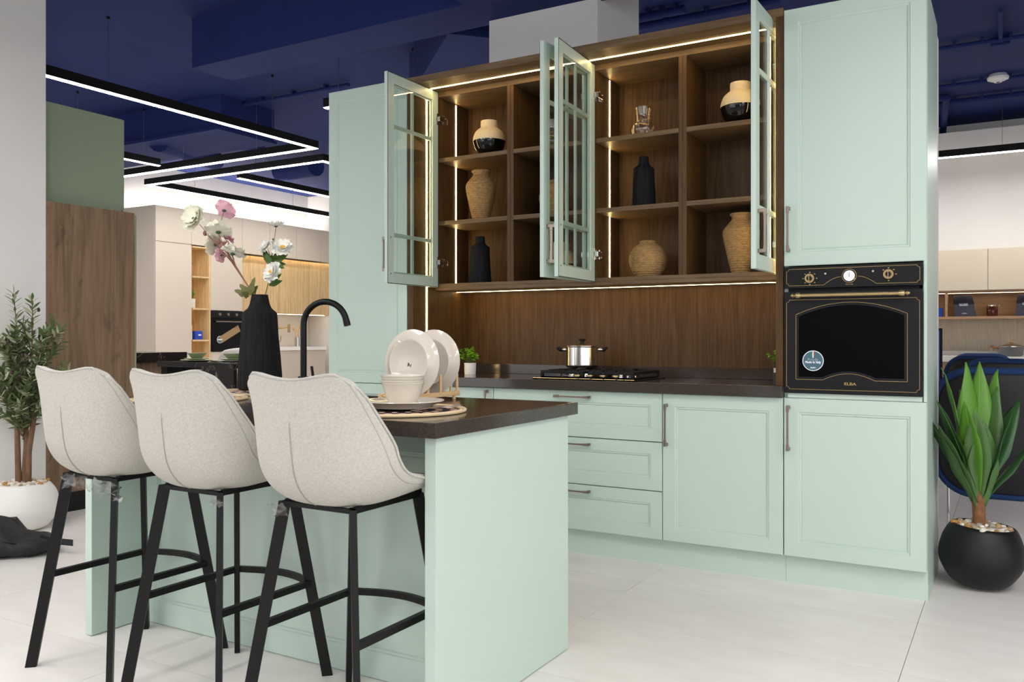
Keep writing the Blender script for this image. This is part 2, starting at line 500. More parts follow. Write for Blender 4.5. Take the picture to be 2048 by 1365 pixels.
# ceiling downstands painted navy
struct(MB().box(-5.34, -2.9, 4.39, 4.76, 3.15, CEIL).box(-2.9, 0.6, 2.2, 4.76, 3.15, CEIL).build('trim_2', navy), 'navy boxed duct hung below the ceiling')
d = Vector((-0.72, 0.69, 0)).normalized(); nrm = Vector((d.y, -d.x, 0))
pA = Vector((-3.28, 4.78, 0)); pB = pA + d * 1.6
mb = MB()
mb.prism([(pA.x, pA.y), (pB.x, pB.y), (pB.x + nrm.x * .75, pB.y + nrm.y * .75), (pA.x + nrm.x * .75 , pA.y + nrm.y * .75)], lambda u, v, w: (u, v, w), 3.16, CEIL)
struct(mb.build('trim_3', navy), 'navy diagonal ceiling beam beside the white column')
struct(MB().box(-10.4, -6.75, 5.9, 6.6, 3.2, CEIL).box(-10.4, -6.75, 5.86, 6.64, 3.17, 3.2).build('trim_4', navy), 'deep navy ceiling beam over the cream kitchen aisle')
struct(MB().box(-0.9, 0.35, 4.9, 6.35, 3.4, CEIL).build('trim_5', navy), 'shallow navy ceiling box above the tall oven cabinet')

def pipe(name, pts, r, label, n=12):
    single(MB().tube(pts, r, n), name, navy, label, 'pipe', pts[0], 'navy pipes under the ceiling', smooth=True)
pipe('flexible_duct', [at(318, 282, 9.2), at(345, 292, 9.5), at(380, 303, 9.9), at(430, 322, 10.6)], 0.12, 'fat navy flexible duct sagging behind the zigzag light')
pipe('flexible_duct', [at(432, 258, 8.9), at(470, 278, 9.4), at(520, 302, 10.2)], 0.085, 'slim navy flexible duct slanting behind the zigzag light')
pipe('flexible_duct', [at(555, 342, 11.3), at(590, 340, 11.2), at(632, 332, 10.9)], 0.13, 'far navy duct above the emergency light')
def ceil_line(u0, v0, u1, v1, z):
    a = at(u0, v0, 1) - Vector((0, 0, CAM_H)); b = at(u1, v1, 1) - Vector((0, 0, CAM_H))
    a = Vector((0, 0, CAM_H)) + a * ((z - CAM_H) / a.z); b = Vector((0, 0, CAM_H)) + b * ((z - CAM_H) / b.z)
    return a, b
for k, (u0, v0, u1, v1, r, lab) in enumerate((
        (1872, 97, 2060, 72, .017, 'thin navy conduit nearest the oven cabinet on the ceiling'),
        (1872, 175, 2060, 151, .017, 'thin navy conduit carrying the smoke detector'),
        (1872, 207, 2060, 187, .026, 'thicker navy conduit behind the smoke detector'),
        (1278, 53, 1560, 0, .026, 'bright navy pipe running above the wood cornice'),
        (1278, 33, 1372, 20, .03, 'short navy pipe stub beside the white column'),
        (484, 209, 700, 170, .018, 'thin navy conduit above the left tall cabinet'))):
    a, b = ceil_line(u0, v0, u1, v1, CEIL - r - 0.02)
    y = (a.y + b.y) / 2; a.y = y; b.y = y
    mb = MB().tube([a, (a + b) / 2, b], r, 10)
    for t in (0.2, 0.5, 0.8):
        p = a.lerp(b, t); mb.box(p.x - .012, p.x + .012, p.y - .03, p.y + .03, p.z, CEIL)
    single(mb, 'conduit', navy, lab, 'pipe', tuple(a), 'navy pipes under the ceiling', smooth=True)
a, b = ceil_line(2001, 20, 2001, 85, CEIL - .03)
t = thing('conduit_drop', 'short navy conduit with junction box meeting the nearest conduit', 'pipe', tuple(a))
MB().tube([a, (a + b) / 2, b], .016, 10).build('tube', navy, t, smooth=True)
MB().box(b.x - .07, b.x + .07, b.y - .04, b.y + .04, b.z - .03, CEIL).build('junction_box', navy, t, bevel=.005)
a, b = ceil_line(1893, 195, 1886, 262, CEIL - .06)
single(MB().tube([a + Vector((-.12, 0, 0)), a, a.lerp(b, .3), b, b + Vector((0, 0, -.12))], [.035, .036, .033, .034, .03], 12), 'sleeve_pipe', navy, 'crumpled navy sleeve hanging beside the oven cabinet edge', 'pipe', tuple(b), smooth=True)
# smoke detector
a, b = ceil_line(1996, 160, 1996, 166, CEIL - .05)
t = thing('smoke_detector', 'round white smoke detector under the navy ceiling', 'detector', (a.x, a.y, CEIL - .07))
MB().lathe([(0, 0), (.035, 0), (.04, .01), (.085, .022), (.09, .04), (.07, .07), (0, .07)], (a.x, a.y, CEIL - .07), 28).build('housing', white_enamel, t, smooth=True)
MB().lathe([(0, -.004), (.012, -.004), (.014, .001), (0, .001)], (a.x, a.y, CEIL - .07), 16).build('sensor_port', print_grey, t)

# ------------------------------------------------------------------ linear pendant lights
ZL = 2.95
def light_run(name, label, pts, wires, group='black linear pendant lights', near=False, w=0.055, hgt=0.075):
    t = thing(name, label, 'light', (pts[0][0], pts[0][1], ZL), 0, group)
    n = len(pts)
    P = [Vector((p[0], p[1])) for p in pts]
    def offs(k, s):
        if k == 0: d = (P[1] - P[0]).normalized(); return P[0] + Vector((-d.y, d.x)) * s
        if k == n - 1: d = (P[-1] - P[-2]).normalized(); return P[-1] + Vector((-d.y, d.x)) * s
        d0 = (P[k] - P[k - 1]).normalized(); d1 = (P[k + 1] - P[k]).normalized()
        n0 = Vector((-d0.y, d0.x)); n1 = Vector((-d1.y, d1.x)); m = (n0 + n1)
        return P[k] + m * (s / max(0.2, (1 + n0.dot(n1))))
    hw = w / 2
    def strip(h0, h1, s):
        L = [offs(k, s) for k in range(n)]; Rr = [offs(k, -s) for k in range(n)]
        mb = MB()
        for k in range(n - 1):
            q = [L[k], L[k + 1], Rr[k + 1], Rr[k]]
            mb.prism([(p.x, p.y) for p in q], lambda u, v, z: (u, v, z), h0, h1)
        return mb
    strip(ZL + .004, ZL + hgt, hw).build('profile', black_metal, t)
    strip(ZL, ZL + .0035, hw - .004).build('diffuser', lamp_near if near else lamp_white, t)
    for (k, f) in wires:
        p = P[k].lerp(P[k + 1], f)
        o = MB().cyl((p.x, p.y, ZL + hgt), (p.x, p.y, CEIL - .0), .0022, n=6).build('wire', nickel, t)
        MB().cyl((p.x, p.y, CEIL - .02), (p.x, p.y, CEIL), .012, n=10).build('ceiling_clip', black_metal, o)
    return t
light_run('linear_pendant', 'long black zigzag light with corner nearest the left tall cabinet', [(-6.6, 3.5), (-5.85, 3.5), (-5.85, 6.25), (-9.0, 6.25)], [(1, .2), (1, .8), (2, .25), (2, .6)])
light_run('linear_pendant', 'black zigzag light whose sharp corner points left over the cream kitchen', [(-6.2, 8.4), (-6.2, 6.75), (-9.0, 6.75), (-9.0, 10.2)], [(0, .3), (1, .3), (1, .75), (2, .2), (2, .7)])
light_run('linear_pendant', 'short black light bar ending beside the sage panel', [(-7.88, 4.2), (-7.88, 6.05)], [(0, .5), (0, .9)])
light_run('linear_pendant', 'straight black light bar behind the zigzag light corners', [(-7.7, 6.98), (-7.7, 9.6)], [(0, .1), (0, .6)])
light_run('linear_pendant', 'black light bar half hidden above the left tall cabinet', [(-4.75, 5.2), (-4.3, 5.2), (-4.3, 6.6)], [(0, .3), (1, .4)])
light_run('linear_pendant', 'black light bar on the right in front of the beige wall units', [(-1.6, 9.8), (1.9, 9.8)], [(0, .13), (0, .43), (0, .8)], near=True)
# more of the same zigzag run over the aisle in front of the island (seen only as reflections)
light_run('linear_pendant', 'zigzag light over the aisle behind the stools', [(-4.5, -1.2), (-4.5, 1.1), (-2.9, 1.1), (-2.9, -.6), (-1.2, -.6)], [(0, .5), (1, .5), (2, .5), (3, .5)], near=True)
light_run('linear_pendant', 'zigzag light over the open floor right of the island', [(-.9, 1.6), (.9, 1.6), (.9, -.4), (2.6, -.4)], [(0, .5), (1, .5), (2, .5)], near=True)
light_run('linear_pendant', 'zigzag light nearest the shop front', [(1.3, 3.4), (1.3, 2.1), (3.2, 2.1), (3.2, .2)], [(0, .5), (1, .5), (2, .5)], near=True)
light_run('linear_pendant', 'zigzag light farthest behind the camera', [(-3.6, -2.2), (-1.0, -2.2), (-1.0, -3.4), (1.4, -3.4)], [(0, .5), (1, .5), (2, .5)], near=True)
# emergency light
t = thing('emergency_light', 'small white twin emergency light on the far wall', 'light', (-8.4, 10.7, 2.75))
p = Vector((-8.4, 10.8, 2.78))
MB().box(p.x - .13, p.x + .13, p.y, p.y + .15, p.z - .06, p.z + .06).build('body', white_enamel, t, bevel=.01)
for s in (-1, 1): MB().cyl((p.x + s * .06, p.y + .02, p.z + .1), (p.x + s * .06, p.y + .08, p.z + .1), .045, n=14).build('lamp_head', white_enamel, t)

# ================================================================== MAIN KITCHEN
YD = 4.0
def front_fn(x0, y, z0): return lambda u, v, d: (x0 + u, y + d, z0 + v)
def shaker(name, parent, fn, w, h, thick=0.021, stile=0.062, m=None, handle_at=None, pname='door_panel'):
    m = m or mint
    def rect(i, d): return [fn(i, i, d), fn(w - i, i, d), fn(w - i, h - i, d), fn(i, h - i, d)]
    rings = [rect(0.0, thick), rect(0.0, .002), rect(.002, 0), rect(stile, 0), rect(stile + .003, .0045), rect(stile + .009, .0045), rect(stile + .013, .010)]
    mb = MB()
    vs = [p for r in rings for p in r]; fs = [(3, 2, 1, 0)]
    for k in range(len(rings) - 1):
        for j in range(4):
            a = k * 4 + j; b = k * 4 + (j + 1) % 4
            fs.append((a, b, b + 4, a + 4))
    k = 4 * (len(rings) - 1)
    fs.append((k, k + 1, k + 2, k + 3))
    mb._add(vs, fs)
    dr = mb.build(name, m, parent)
    i = stile + .016
    MB().prism([(i, i), (w - i, i), (w - i, h - i), (i, h - i)], fn, .0085, .0101).build(pname, m, dr)
    if handle_at:
        u, v, L, vert = handle_at
        handle(dr, fn, u, v, L, vert)
    return dr
def handle(parent, fn, u, v, L, vert, out=0.032):
    """bar handle centred on (u,v) in door space"""
    mb = MB()
    def bx(a0, a1, b0, b1, d0, d1):
        if vert: poly = [(u + b0, v + a0), (u + b1, v + a0), (u + b1, v + a1), (u + b0, v + a1)]
        else: poly = [(u + a0, v + b0), (u + a1, v + b0), (u + a1, v + b1), (u + a0, v + b1)]
        mb.prism(poly, fn, d0, d1)
    h = L / 2
    bx(-h, h, -.0042, .0042, -out - .003, -out + .006)
    for s in (-1, 1):
        a0, a1 = sorted((s * h, s * (h - .016)))
        bx(a0, a1, -.006, .006, -out - .004, 0)
        a0, a1 = sorted((s * h, s * (h - .03)))
        bx(a0, a1, -.0058, .0058, -out - .0045, -out + .0075)
    return mb.build('handle', nickel, parent, bevel=.0012)

# --- right tall cabinet with oven
XR0, XR1 = -0.902, -0.313
t = thing('tall_oven_cabinet', 'tall mint cabinet housing the black oven at the right end', 'cabinet', (-.61, 4.3, 0))
mb = MB().box(XR1 - .018, XR1, 4.022, 4.56, .128, 2.605).box(XR0, XR0 + .018, 4.022, 4.56, .128, 2.605).box(XR1 - .018, XR1, 4.071, 4.54, 0, .128)
mb.box(XR0 + .018, XR1 - .018, 4.54, 4.56, 0, 2.605).box(XR0 + .018, XR1 - .018, 4.022, 4.54, 2.587, 2.605)
mb.box(XR0 + .018, XR1 - .018, 4.004, 4.54, .848, .869).box(XR0 + .018, XR1 - .018, 4.024, 4.54, 1.4435, 1.462).box(XR0 + .018, XR1 - .018, 4.024, 4.54, .128, .146)
mb.build('carcass', mint, t)
MB().box(XR1 - .0125, XR1, 4.0, 4.022, .848, 1.443).build('edge_strip', mint, t)
w = XR1 - XR0 - .004
shaker('door', t, front_fn(XR0 + .002, YD, 1.443), w, 2.605 - 1.443, handle_at=(.022, .165, .205, True))
shaker('door', t, front_fn(XR0 + .002, YD, .131), w, .846 - .131, handle_at=(.022, .58, .205, True))
MB().box(XR0, XR1, 4.05, 4.07, 0, .128).build('plinth', mint, t)

# --- left tall cabinet
XL0, XL1 = -3.63, -3.03
t = thing('tall_cabinet', 'tall mint panelled cabinet at the left end of the kitchen', 'cabinet', (-3.33, 4.3, 0))
mb = MB().box(XL0, XL0 + .018, 4.022, 4.56, .128, 2.62).box(XL1 - .018, XL1, 4.022, 4.56, .128, 2.62).box(XL0, XL0 + .018, 4.071, 4.54, 0, .128)
mb.box(XL0 + .018, XL1 - .018, 4.54, 4.56, 0, 2.62).box(XL0 + .018, XL1 - .018, 4.022, 4.54, 2.602, 2.62).box(XL0 + .018, XL1 - .018, 4.022, 4.54, .128, .146).box(XL0 + .018, XL1 - .018, 4.022, 4.54, .838, .856)
mb.build('carcass', mint, t)
w = XL1 - XL0 - .004
shaker('door', t, front_fn(XL0 + .002, YD, .85), w, 2.62 - .85)
shaker('door', t, front_fn(XL0 + .002, YD, .131), w, .846 - .131, handle_at=(w - .022, .58, .205, True))
MB().box(XL0, XL1, 4.05, 4.07, 0, .128).build('plinth', mint, t)

# --- base units
def base_unit(name, label, x0, x1):
    t = thing(name, label, 'cabinet', ((x0 + x1) / 2, 4.3, 0))
    mb = MB().box(x0 + .001, x0 + .018, 4.022, 4.54, .1285, .848).box(x1 - .018, x1 - .001, 4.022, 4.54, .1285, .848)
    mb.box(x0 + .018, x1 - .018, 4.022, 4.54, .1285, .146).box(x0 + .018, x1 - .018, 4.52, 4.54, .146, .848).box(x0 + .018, x1 - .018, 4.022, 4.12, .83, .848)
    mb.build('carcass', mint_in, t)
    MB().box(x0, x1, 4.05, 4.07, 0, .128).build('plinth', mint, t)
    return t
t = base_unit('base_cabinet', 'mint base unit with a door behind the plate rack', -3.028, -2.446)
shaker('door', t, front_fn(-3.026, YD, .131), .578, .715, handle_at=(.545, .6, .205, True))
t = base_unit('drawer_unit', 'mint base unit with three drawers below the gas hob', -2.446, -1.480)
for z0, z1 in ((.609, .846), (.368, .605), (.131, .364)):
    shaker('drawer', t, front_fn(-2.444, YD, z0), .962, z1 - z0, stile=.058, handle_at=(.481, z1 - z0 - .03, .2, False), pname='drawer_panel')
t = base_unit('base_cabinet', 'mint base unit with one door beside the oven cabinet', -1.480, -.903)
shaker('door', t, front_fn(-1.478, YD, .131), .573, .715, handle_at=(.022, .565, .205, True))

# --- worktop with upstand
t = thing('worktop', 'dark brown stone worktop along the mint base units', 'worktop', (-1.97, 4.26, .85))
MB().box(-3.029, -.9035, 3.965, 4.56, .8495, .9).build('slab', stone, t, bevel=.002)
MB().box(-2.985, -.957, 4.53, 4.549, .9, .958).box(-.957, -.938, 4.03, 4.549, .9, .958).build('upstand', stone, t, bevel=.0015)

# --- walnut surround
def led(parent, x0, x1, y0, y1, z0, z1, m=None):
    return MB().box(x0, x1, y0, y1, z0, z1).build('led_strip', m or led_warm, parent, label='glowing warm white led strip')
t = thing('walnut_upright', 'walnut side panel with vertical led strip beside the left tall cabinet', 'panel', (-3.0, 4.28, .9))
MB().box(-3.028, -2.985, 4.0, 4.548, .9, 2.583).build('panel', walnut_z, t, bevel=.001)
led(t, -2.985, -2.9835, 4.123, 4.135, .91, 2.575)
t = thing('walnut_upright', 'narrow walnut side panel left of the oven cabinet', 'panel', (-.92, 4.28, .9))
MB().box(-.937, -.9035, 4.0, 4.548, .9, 2.583).build('panel', walnut_z, t, bevel=.001)
led(t, -.9385, -.937, 4.123, 4.135, 1.0, 2.575)
t = thing('walnut_splashback', 'walnut splashback panel behind the gas hob', 'panel', (-1.96, 4.555, .9))
MB().box(-2.984, -.938, 4.549, 4.5615, .9, 2.583).build('panel', walnut_z, t)
t = thing('cornice', 'walnut cornice board with led strip above the open glass doors', 'cornice', (-1.96, 4.28, 2.583))
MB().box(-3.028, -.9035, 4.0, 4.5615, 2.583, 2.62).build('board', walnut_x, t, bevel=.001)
led(t, -2.96, -.945, 4.134, 4.144, 2.5812, 2.583)

# --- glass fronted wall cabinets
YW0, YW1, ZW0, ZW1 = 4.22, 4.548, 1.40, 2.5825
def door_fn(H, e, n, z0):
    H = Vector(H); e = Vector(e).normalized(); n = Vector(n).normalized()
    return lambda u, v, d: (H.x + e.x * u - n.x * d, H.y + e.y * u - n.y * d, z0 + v)
def glass_door(parent, H, e, n, W=.482, hinge_side=0):
    z0, z1 = 1.418, 2.5825; h = z1 - z0; fn = door_fn(H, e, n, z0); s = .058; T = .022
    mb = MB()
    for (a, b, c, dd) in ((0, s, 0, h), (W - s, W, 0, h), (s, W - s, 0, s), (s, W - s, h - s, h)):
        mb.prism([(a, c), (b, c), (b, dd), (a, dd)], fn, 0, T)
    # stepped bead on the outer side
    for (a, b, c, dd) in ((s, s + .009, s, h - s), (W - s - .009, W - s, s, h - s), (s + .009, W - s - .009, s, s + .009), (s + .009, W - s - .009, h - s - .009, h - s)):
        mb.prism([(a, c), (b, c), (b, dd), (a, dd)], fn, .005, .013)
    dr = mb.build('glass_door', mint, parent, bevel=.0012, label='open mint framed glass door')
    MB().prism([(s - .004, s - .004), (W - s + .004, s - .004), (W - s + .004, h - s + .004), (s - .004, h - s + .004)], fn, .0135, .0175).build('glass_pane', pane, dr)
    bw = .011
    MB().prism([(W / 2 - bw, s), (W / 2 + bw, s), (W / 2 + bw, h - s), (W / 2 - bw, h - s)], fn, .004, .0133).build('glazing_bar', mint, dr, bevel=.002)
    for v in (.272, h - .29):
        MB().prism([(s, v - bw), (W - s, v - bw), (W - s, v + bw), (s, v + bw)], fn, .0035, .0132).build('glazing_bar', mint, dr, bevel=.002)
    # dark gasket line round the inner face
    mb = MB(); q = .0035
    for (a, b, c, dd) in ((0, q, 0, h), (W - q, W, 0, h), (q, W - q, 0, q), (q, W - q, h - q, h)):
        mb.prism([(a, c), (b, c), (b, dd), (a, dd)], fn, T, T + .0012)
    mb.build('gasket', gasket, dr)
    handle(dr, fn, W - .03, .165, .19, True)
    for v in (.148, h - .165):
        mb = MB()
        for (a0, a1, hh, d0, d1) in ((.002, .02, .034, 0, .007), (-.016, .02, .014, 0, .026), (-.06, -.012, .011, .002, .024), (-.08, -.058, .019, -.001, .015), (-.036, -.02, .026, .006, .02)):
            mb.prism([(a0, v - hh), (a1, v - hh), (a1, v + hh), (a0, v + hh)], fn, T + d0, T + d1)
        mb.build('hinge', steel, dr, bevel=.0015)
        # cup screws
    for v in (.055, .255):
        p = fn(W - .03, v, T); q2 = fn(W - .03, v, T + .002)
        MB().cyl(p, q2, .004, n=10).build('screw', nickel, dr)
    return dr
def wall_cab(label, x0, x1, xd):
    t = thing('wall_cabinet', label, 'cabinet', ((x0 + x1) / 2, 4.38, ZW0))
    MB().box(x0, x0 + .025, YW0, YW1, ZW0 + .04, ZW1 - .03).build('side_panel', walnut_z, t)
    MB().box(x1 - .012, x1, YW0, YW1, ZW0 + .04, ZW1 - .03).build('side_panel', walnut_z, t)
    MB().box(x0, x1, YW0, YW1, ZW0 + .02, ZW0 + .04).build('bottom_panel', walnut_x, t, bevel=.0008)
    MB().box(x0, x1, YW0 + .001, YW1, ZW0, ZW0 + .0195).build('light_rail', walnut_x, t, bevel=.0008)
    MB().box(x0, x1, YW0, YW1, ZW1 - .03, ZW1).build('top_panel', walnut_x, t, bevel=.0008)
    MB().box(xd - .0215, xd - .0005, YW0, YW1 - .008, ZW0 + .04, ZW1 - .03).build('divider', walnut_z, t, bevel=.0008)
    MB().box(xd + .0005, xd + .0215, YW0, YW1 - .008, ZW0 + .04, ZW1 - .03).build('divider', walnut_z, t, bevel=.0008)
    MB().box(x0 + .025, x1 - .012, YW1 - .008, YW1, ZW0 + .04, ZW1 - .03).build('back_board', walnut_z, t)
    for (a, b) in ((x0 + .025, xd - .0215), (xd + .0215, x1 - .012)):
        for z in (1.812, 2.188):
            MB().box(a, b, YW0, YW1 - .008, z - .024, z).build('shelf', walnut_x, t, bevel=.0008)
    for z0, z1 in ((1.441, 1.787), (1.813, 2.163), (2.189, 2.545)):
        led(t, x0 + .025, x0 + .0265, 4.395, 4.405, z0, z1)
    # under-cabinet strip
    led(t, x0 + .004, x1 - .004, 4.44, 4.449, ZW0 - .0015, ZW0)
    return t
cabA = wall_cab('walnut wall cabinet with open glass doors on the left', -2.9848, -1.9605, -2.467)
cabB = wall_cab('walnut wall cabinet with open glass doors beside the oven cabinet', -1.9595, -.9385, -1.4535)
glass_door(cabA, (-2.984, 4.216), (0, -1), (-1, 0))
glass_door(cabA, (-1.9635, 4.216), (-.03, -.475), (.475, -.03))
glass_door(cabB, (-1.9615, 4.216), (.026, -.475), (-.475, -.026))
glass_door(cabB, (-.950, 4.216), (-.008, -.475), (.475, -.008))
# ================================================================== OVEN
OX, OZ, OY = -.8965, .8705, 3.988
OW, OH = .568, .566
t = thing('built_in_oven', 'black built-in oven with brass trim in the tall mint cabinet', 'oven', (OX + OW / 2, 4.25, OZ))
def of(u, v, d): return (OX + u, OY + d, OZ + v)
MB().box(OX + .014, OX + OW - .014, 4.012, 4.5, OZ + .0015, OZ + OH - .003).build('oven_body', anthracite, t)
MB().box(OX, OX + OW, OY, 4.003, OZ + .47, OZ + OH).build('control_panel', anthracite, t, bevel=.002)
# oven door with an arched window opening
def arch_pts(u0, u1, v0, vs, va, b0, b1, bv, n=14):
    """window outline: flat sides, arched head, humped sill"""
    pts = [(u0, v0), (b0, v0)]
    um = (b0 + b1) / 2
    for k in range(1, n):
        f = k / n; u = b0 + (b1 - b0) * f
        pts.append((u, v0 + (bv - v0) * math.sin(PI * f) ** 0.9))
    pts += [(b1, v0), (u1, v0), (u1, vs)]
    for k in range(1, 20):
        f = k / 20; u = u1 + (u0 - u1) * f
        pts.append((u, vs + (va - vs) * (1 - (2 * f - 1) ** 2)))
    pts.append((u0, vs))
    return pts
win = arch_pts(.064, .497, .074, .343, .392, .164, .386, .102)
MB().box(OX, OX + OW, OY, 4.0035, OZ, OZ + .455).build('oven_door', anthracite, t, bevel=.002)
door = [o for o in t.children if o.name.startswith('oven_door')][0]
MB().prism(win, of, -.0012, .001).build('window', oven_glass, door)
def line(pts, w=.0016, closed=False, parent=None, m=None, d=-.0006):
    mb = MB(); n = len(pts)
    for k in range(n if closed else n - 1):
        a = Vector(pts[k]); b = Vector(pts[(k + 1) % n]); e = (b - a)
        if e.length < 1e-6: continue
        e.normalize(); q = Vector((-e.y, e.x)) * (w / 2); a2 = a - e * w * .3; b2 = b + e * w * .3
        mb.prism([tuple(a2 - q), tuple(b2 - q), tuple(b2 + q), tuple(a2 + q)], of, d, .0005)
    return mb.build('gold_line', m or goldline, parent)
line(arch_pts(.052, .509, .062, .352, .404, .168, .382, .091), .0016, True, door)
def notch_rect(u0, u1, v0, v1, r=.012, n=5):
    pts = []
    for (cu, cv, a0) in ((u0, v0, PI / 2), (u1, v0, PI), (u1, v1, 1.5 * PI), (u0, v1, 2 * PI)):
        for k in range(n + 1):
            a = a0 - PI / 2 * k / n
            pts.append((cu + r * math.cos(a), cv + r * math.sin(a)))
    return pts
line(notch_rect(.011, .556, .018, .418), .0016, True, door)
# ELBA lettering
text('ELBA', .0165, goldline, door, facing(of(.281, .046, -.0008), (1, 0, 0)), bold=.0004, sx=1.35)
panel = [o for o in t.children if o.name.startswith('control_panel')][0]
# control panel frame: notched, with the two arcs rising to the clock
path = []
path += [(.17, .482)] + [(.17 + .072 * k / 8, .482 + .034 * math.sin(PI / 2 * k / 8)) for k in range(1, 9)]
line(path, .0016, False, panel)
path = [(.388, .482)] + [(.388 - .074 * k / 8, .482 + .034 * math.sin(PI / 2 * k / 8)) for k in range(1, 9)]
line(path, .0016, False, panel)
full = notch_rect(.011, .557, .482, .556, .010)
seq = full
# open polyline round the panel, leaving the gap under the clock
i0 = max((i for i in range(len(seq)) if seq[i][1] < .4825), key=lambda i: seq[i][0])
ring = seq[i0:] + seq[:i0]
line([(.388, .482)] + ring[:], .0016, False, panel)
line([ring[-1], (.17, .482)], .0016, False, panel)
# clock
c = of(.278, .521, 0)
def disc(name, u, v, r0, d0, d1, m, parent, n=36, **kw):
    p0 = Vector(of(u, v, d0)); p1 = Vector(of(u, v, d1))
    return MB().cyl(p0, p1, r0, n=n).build(name, m, parent, **kw)
disc('clock_ring', .278, .519, .0305, 0.0005, -.003, goldline, panel)
disc('clock_rim', .278, .519, .0285, 0, -.005, anthracite, panel)
clk = disc('clock_face', .278, .519, .0235, 0, -.006, white_enamel, panel)
MB().prism([(.277, .515), (.279, .515), (.2785, .533), (.2775, .533)], of, -.007, -.006).build('clock_hand', mat('clock_hand', (120, 40, 30), .5), panel)
disc('clock_knob', .3, .505, .004, 0, -.009, brass, panel, 12)
text('Made in Italy', .006, goldline, panel, facing(of(.278, .4825, -.0006), (1, 0, 0)), bold=.0001)
for (u, v) in ((.112, .513), (.436, .52)):
    k = disc('knob', u, v, .0205, 0, -.012, brass, panel, smooth=True)
    disc('knob_hub', u, v, .011, -.012, -.022, black_matt, panel)
    MB().prism([(u - .0016, v - .017), (u + .0016, v - .017), (u + .0016, v + .017), (u - .0016, v + .017)], of, -.025, -.012).build('knob_grip', brass, panel)
    mb = MB()
    for a in range(8):
        th = PI / 2 + a * PI / 4
        if u > .3 and a in (2, 3, 5): continue
        cu, cv = u + .029 * math.cos(th), v + .027 * math.sin(th)
        mb.prism([(cu - .003, cv - .002), (cu + .003, cv - .002), (cu + .003, cv + .002), (cu - .003, cv + .002)], of, -.0006, .0005)
    mb.build('dial_marks', goldline, panel)
for u, v in ((.178, .532), (.374, .5355)):
    disc('indicator_lamp', u, v, .0042, 0, -.002, mat('pilot_lens', (190, 190, 192), .2), panel, 16)
# handle with turned finials
hy = OY - .042; hz = OZ + .436
def hz_lathe(x, prof):
    """lathe along the x axis starting at x"""
    M = Matrix.Rotation(PI / 2, 4, 'Y')
    return MB().lathe(prof, (x, hy, hz), 20, M)
hd = hz_lathe(OX + .068, [(0, 0), (.0085, 0), (.0085, .425), (0, .425)]).build('handle', brass, door, smooth=True)
for x, s in ((OX + .068, -1), (OX + .493, 1)):
    M = Matrix.Rotation(s * PI / 2, 4, 'Y')
    MB().lathe([(0, -.012), (.011, -.012), (.0135, -.004), (.0135, .004), (.011, .01), (.006, .013), (.006, .016), (.0105, .018), (.0105, .021), (.008, .023), (.0075, .027), (0, .034)], (x, hy, hz), 20, M).build('finial', brass, door, smooth=True)
    MB().cyl((x, hy, hz), (x, OY, hz), .006, .0075, 12).build('handle_bracket', brass, door, smooth=True)
# round sticker
sx, sz = .126, .146
st = disc('sticker', sx, sz, .0455, -.0012, -.0018, sticker_white, door, 48, label='round teal sticker with white rim')
disc('sticker_field', sx, sz, .0423, -.0018, -.0021, sticker_teal, door, 48)
for (u, wd, v0, v1, m) in ((-.0046, .0036, .0165, .0398, flag_green), (0, .004, .0125, .0418, sticker_white), (.0052, .0034, .0225, .0405, flag_red)):
    MB().prism([(sx + u - wd / 2, sz + v0), (sx + u + wd / 2, sz + v0), (sx + u + wd / 2, sz + v1), (sx + u - wd / 2, sz + v1)], of, -.0026, -.0021).build('flag_stripe', m, door)
text('Proudly', .0145, sticker_grey, door, facing(of(sx, sz + .0052, -.0022), (1, 0, 0)), bold=-.0001)
text('Made In Italy', .0142, sticker_white, door, facing(of(sx, sz - .0065, -.0022), (1, 0, 0)), bold=.00045, sx=.92)
text('ELBA', .0075, sticker_white, door, facing(of(sx, sz - .031, -.0022), (1, 0, 0)), bold=.0003, sx=1.35)

# ================================================================== GAS HOB
HX0, HX1, HY0, HY1, HZ = -2.205, -1.625, 4.0, 4.44, .9
t = thing('gas_hob', 'black four burner gas hob set on the dark worktop', 'hob', ((HX0 + HX1) / 2, 4.22, HZ))
MB().box(HX0, HX1, HY0, HY1, HZ, HZ + .008).box(HX0 + .03, HX1 - .03, HY0 + .04, HY1 - .02, HZ + .008, HZ + .016).build('hob_plate', gloss_black, t, bevel=.003)
for (bx, by, r) in ((HX0 + .15, HY0 + .14, .038), (HX1 - .15, HY0 + .16, .03), (HX0 + .15, HY1 - .12, .045), (HX1 - .15, HY1 - .11, .038)):
    b = MB().lathe([(0, HZ + .016), (r * 1.25, HZ + .016), (r * 1.2, HZ + .026), (r, HZ + .028), (0, HZ + .028)], (bx, by, 0), 24).build('burner', steel, t, smooth=True)
    MB().lathe([(0, HZ + .028), (r * .95, HZ + .028), (r, HZ + .033), (r * .6, HZ + .036), (0, HZ + .036)], (bx, by, 0), 24).build('burner_cap', black_matt, b, smooth=True)
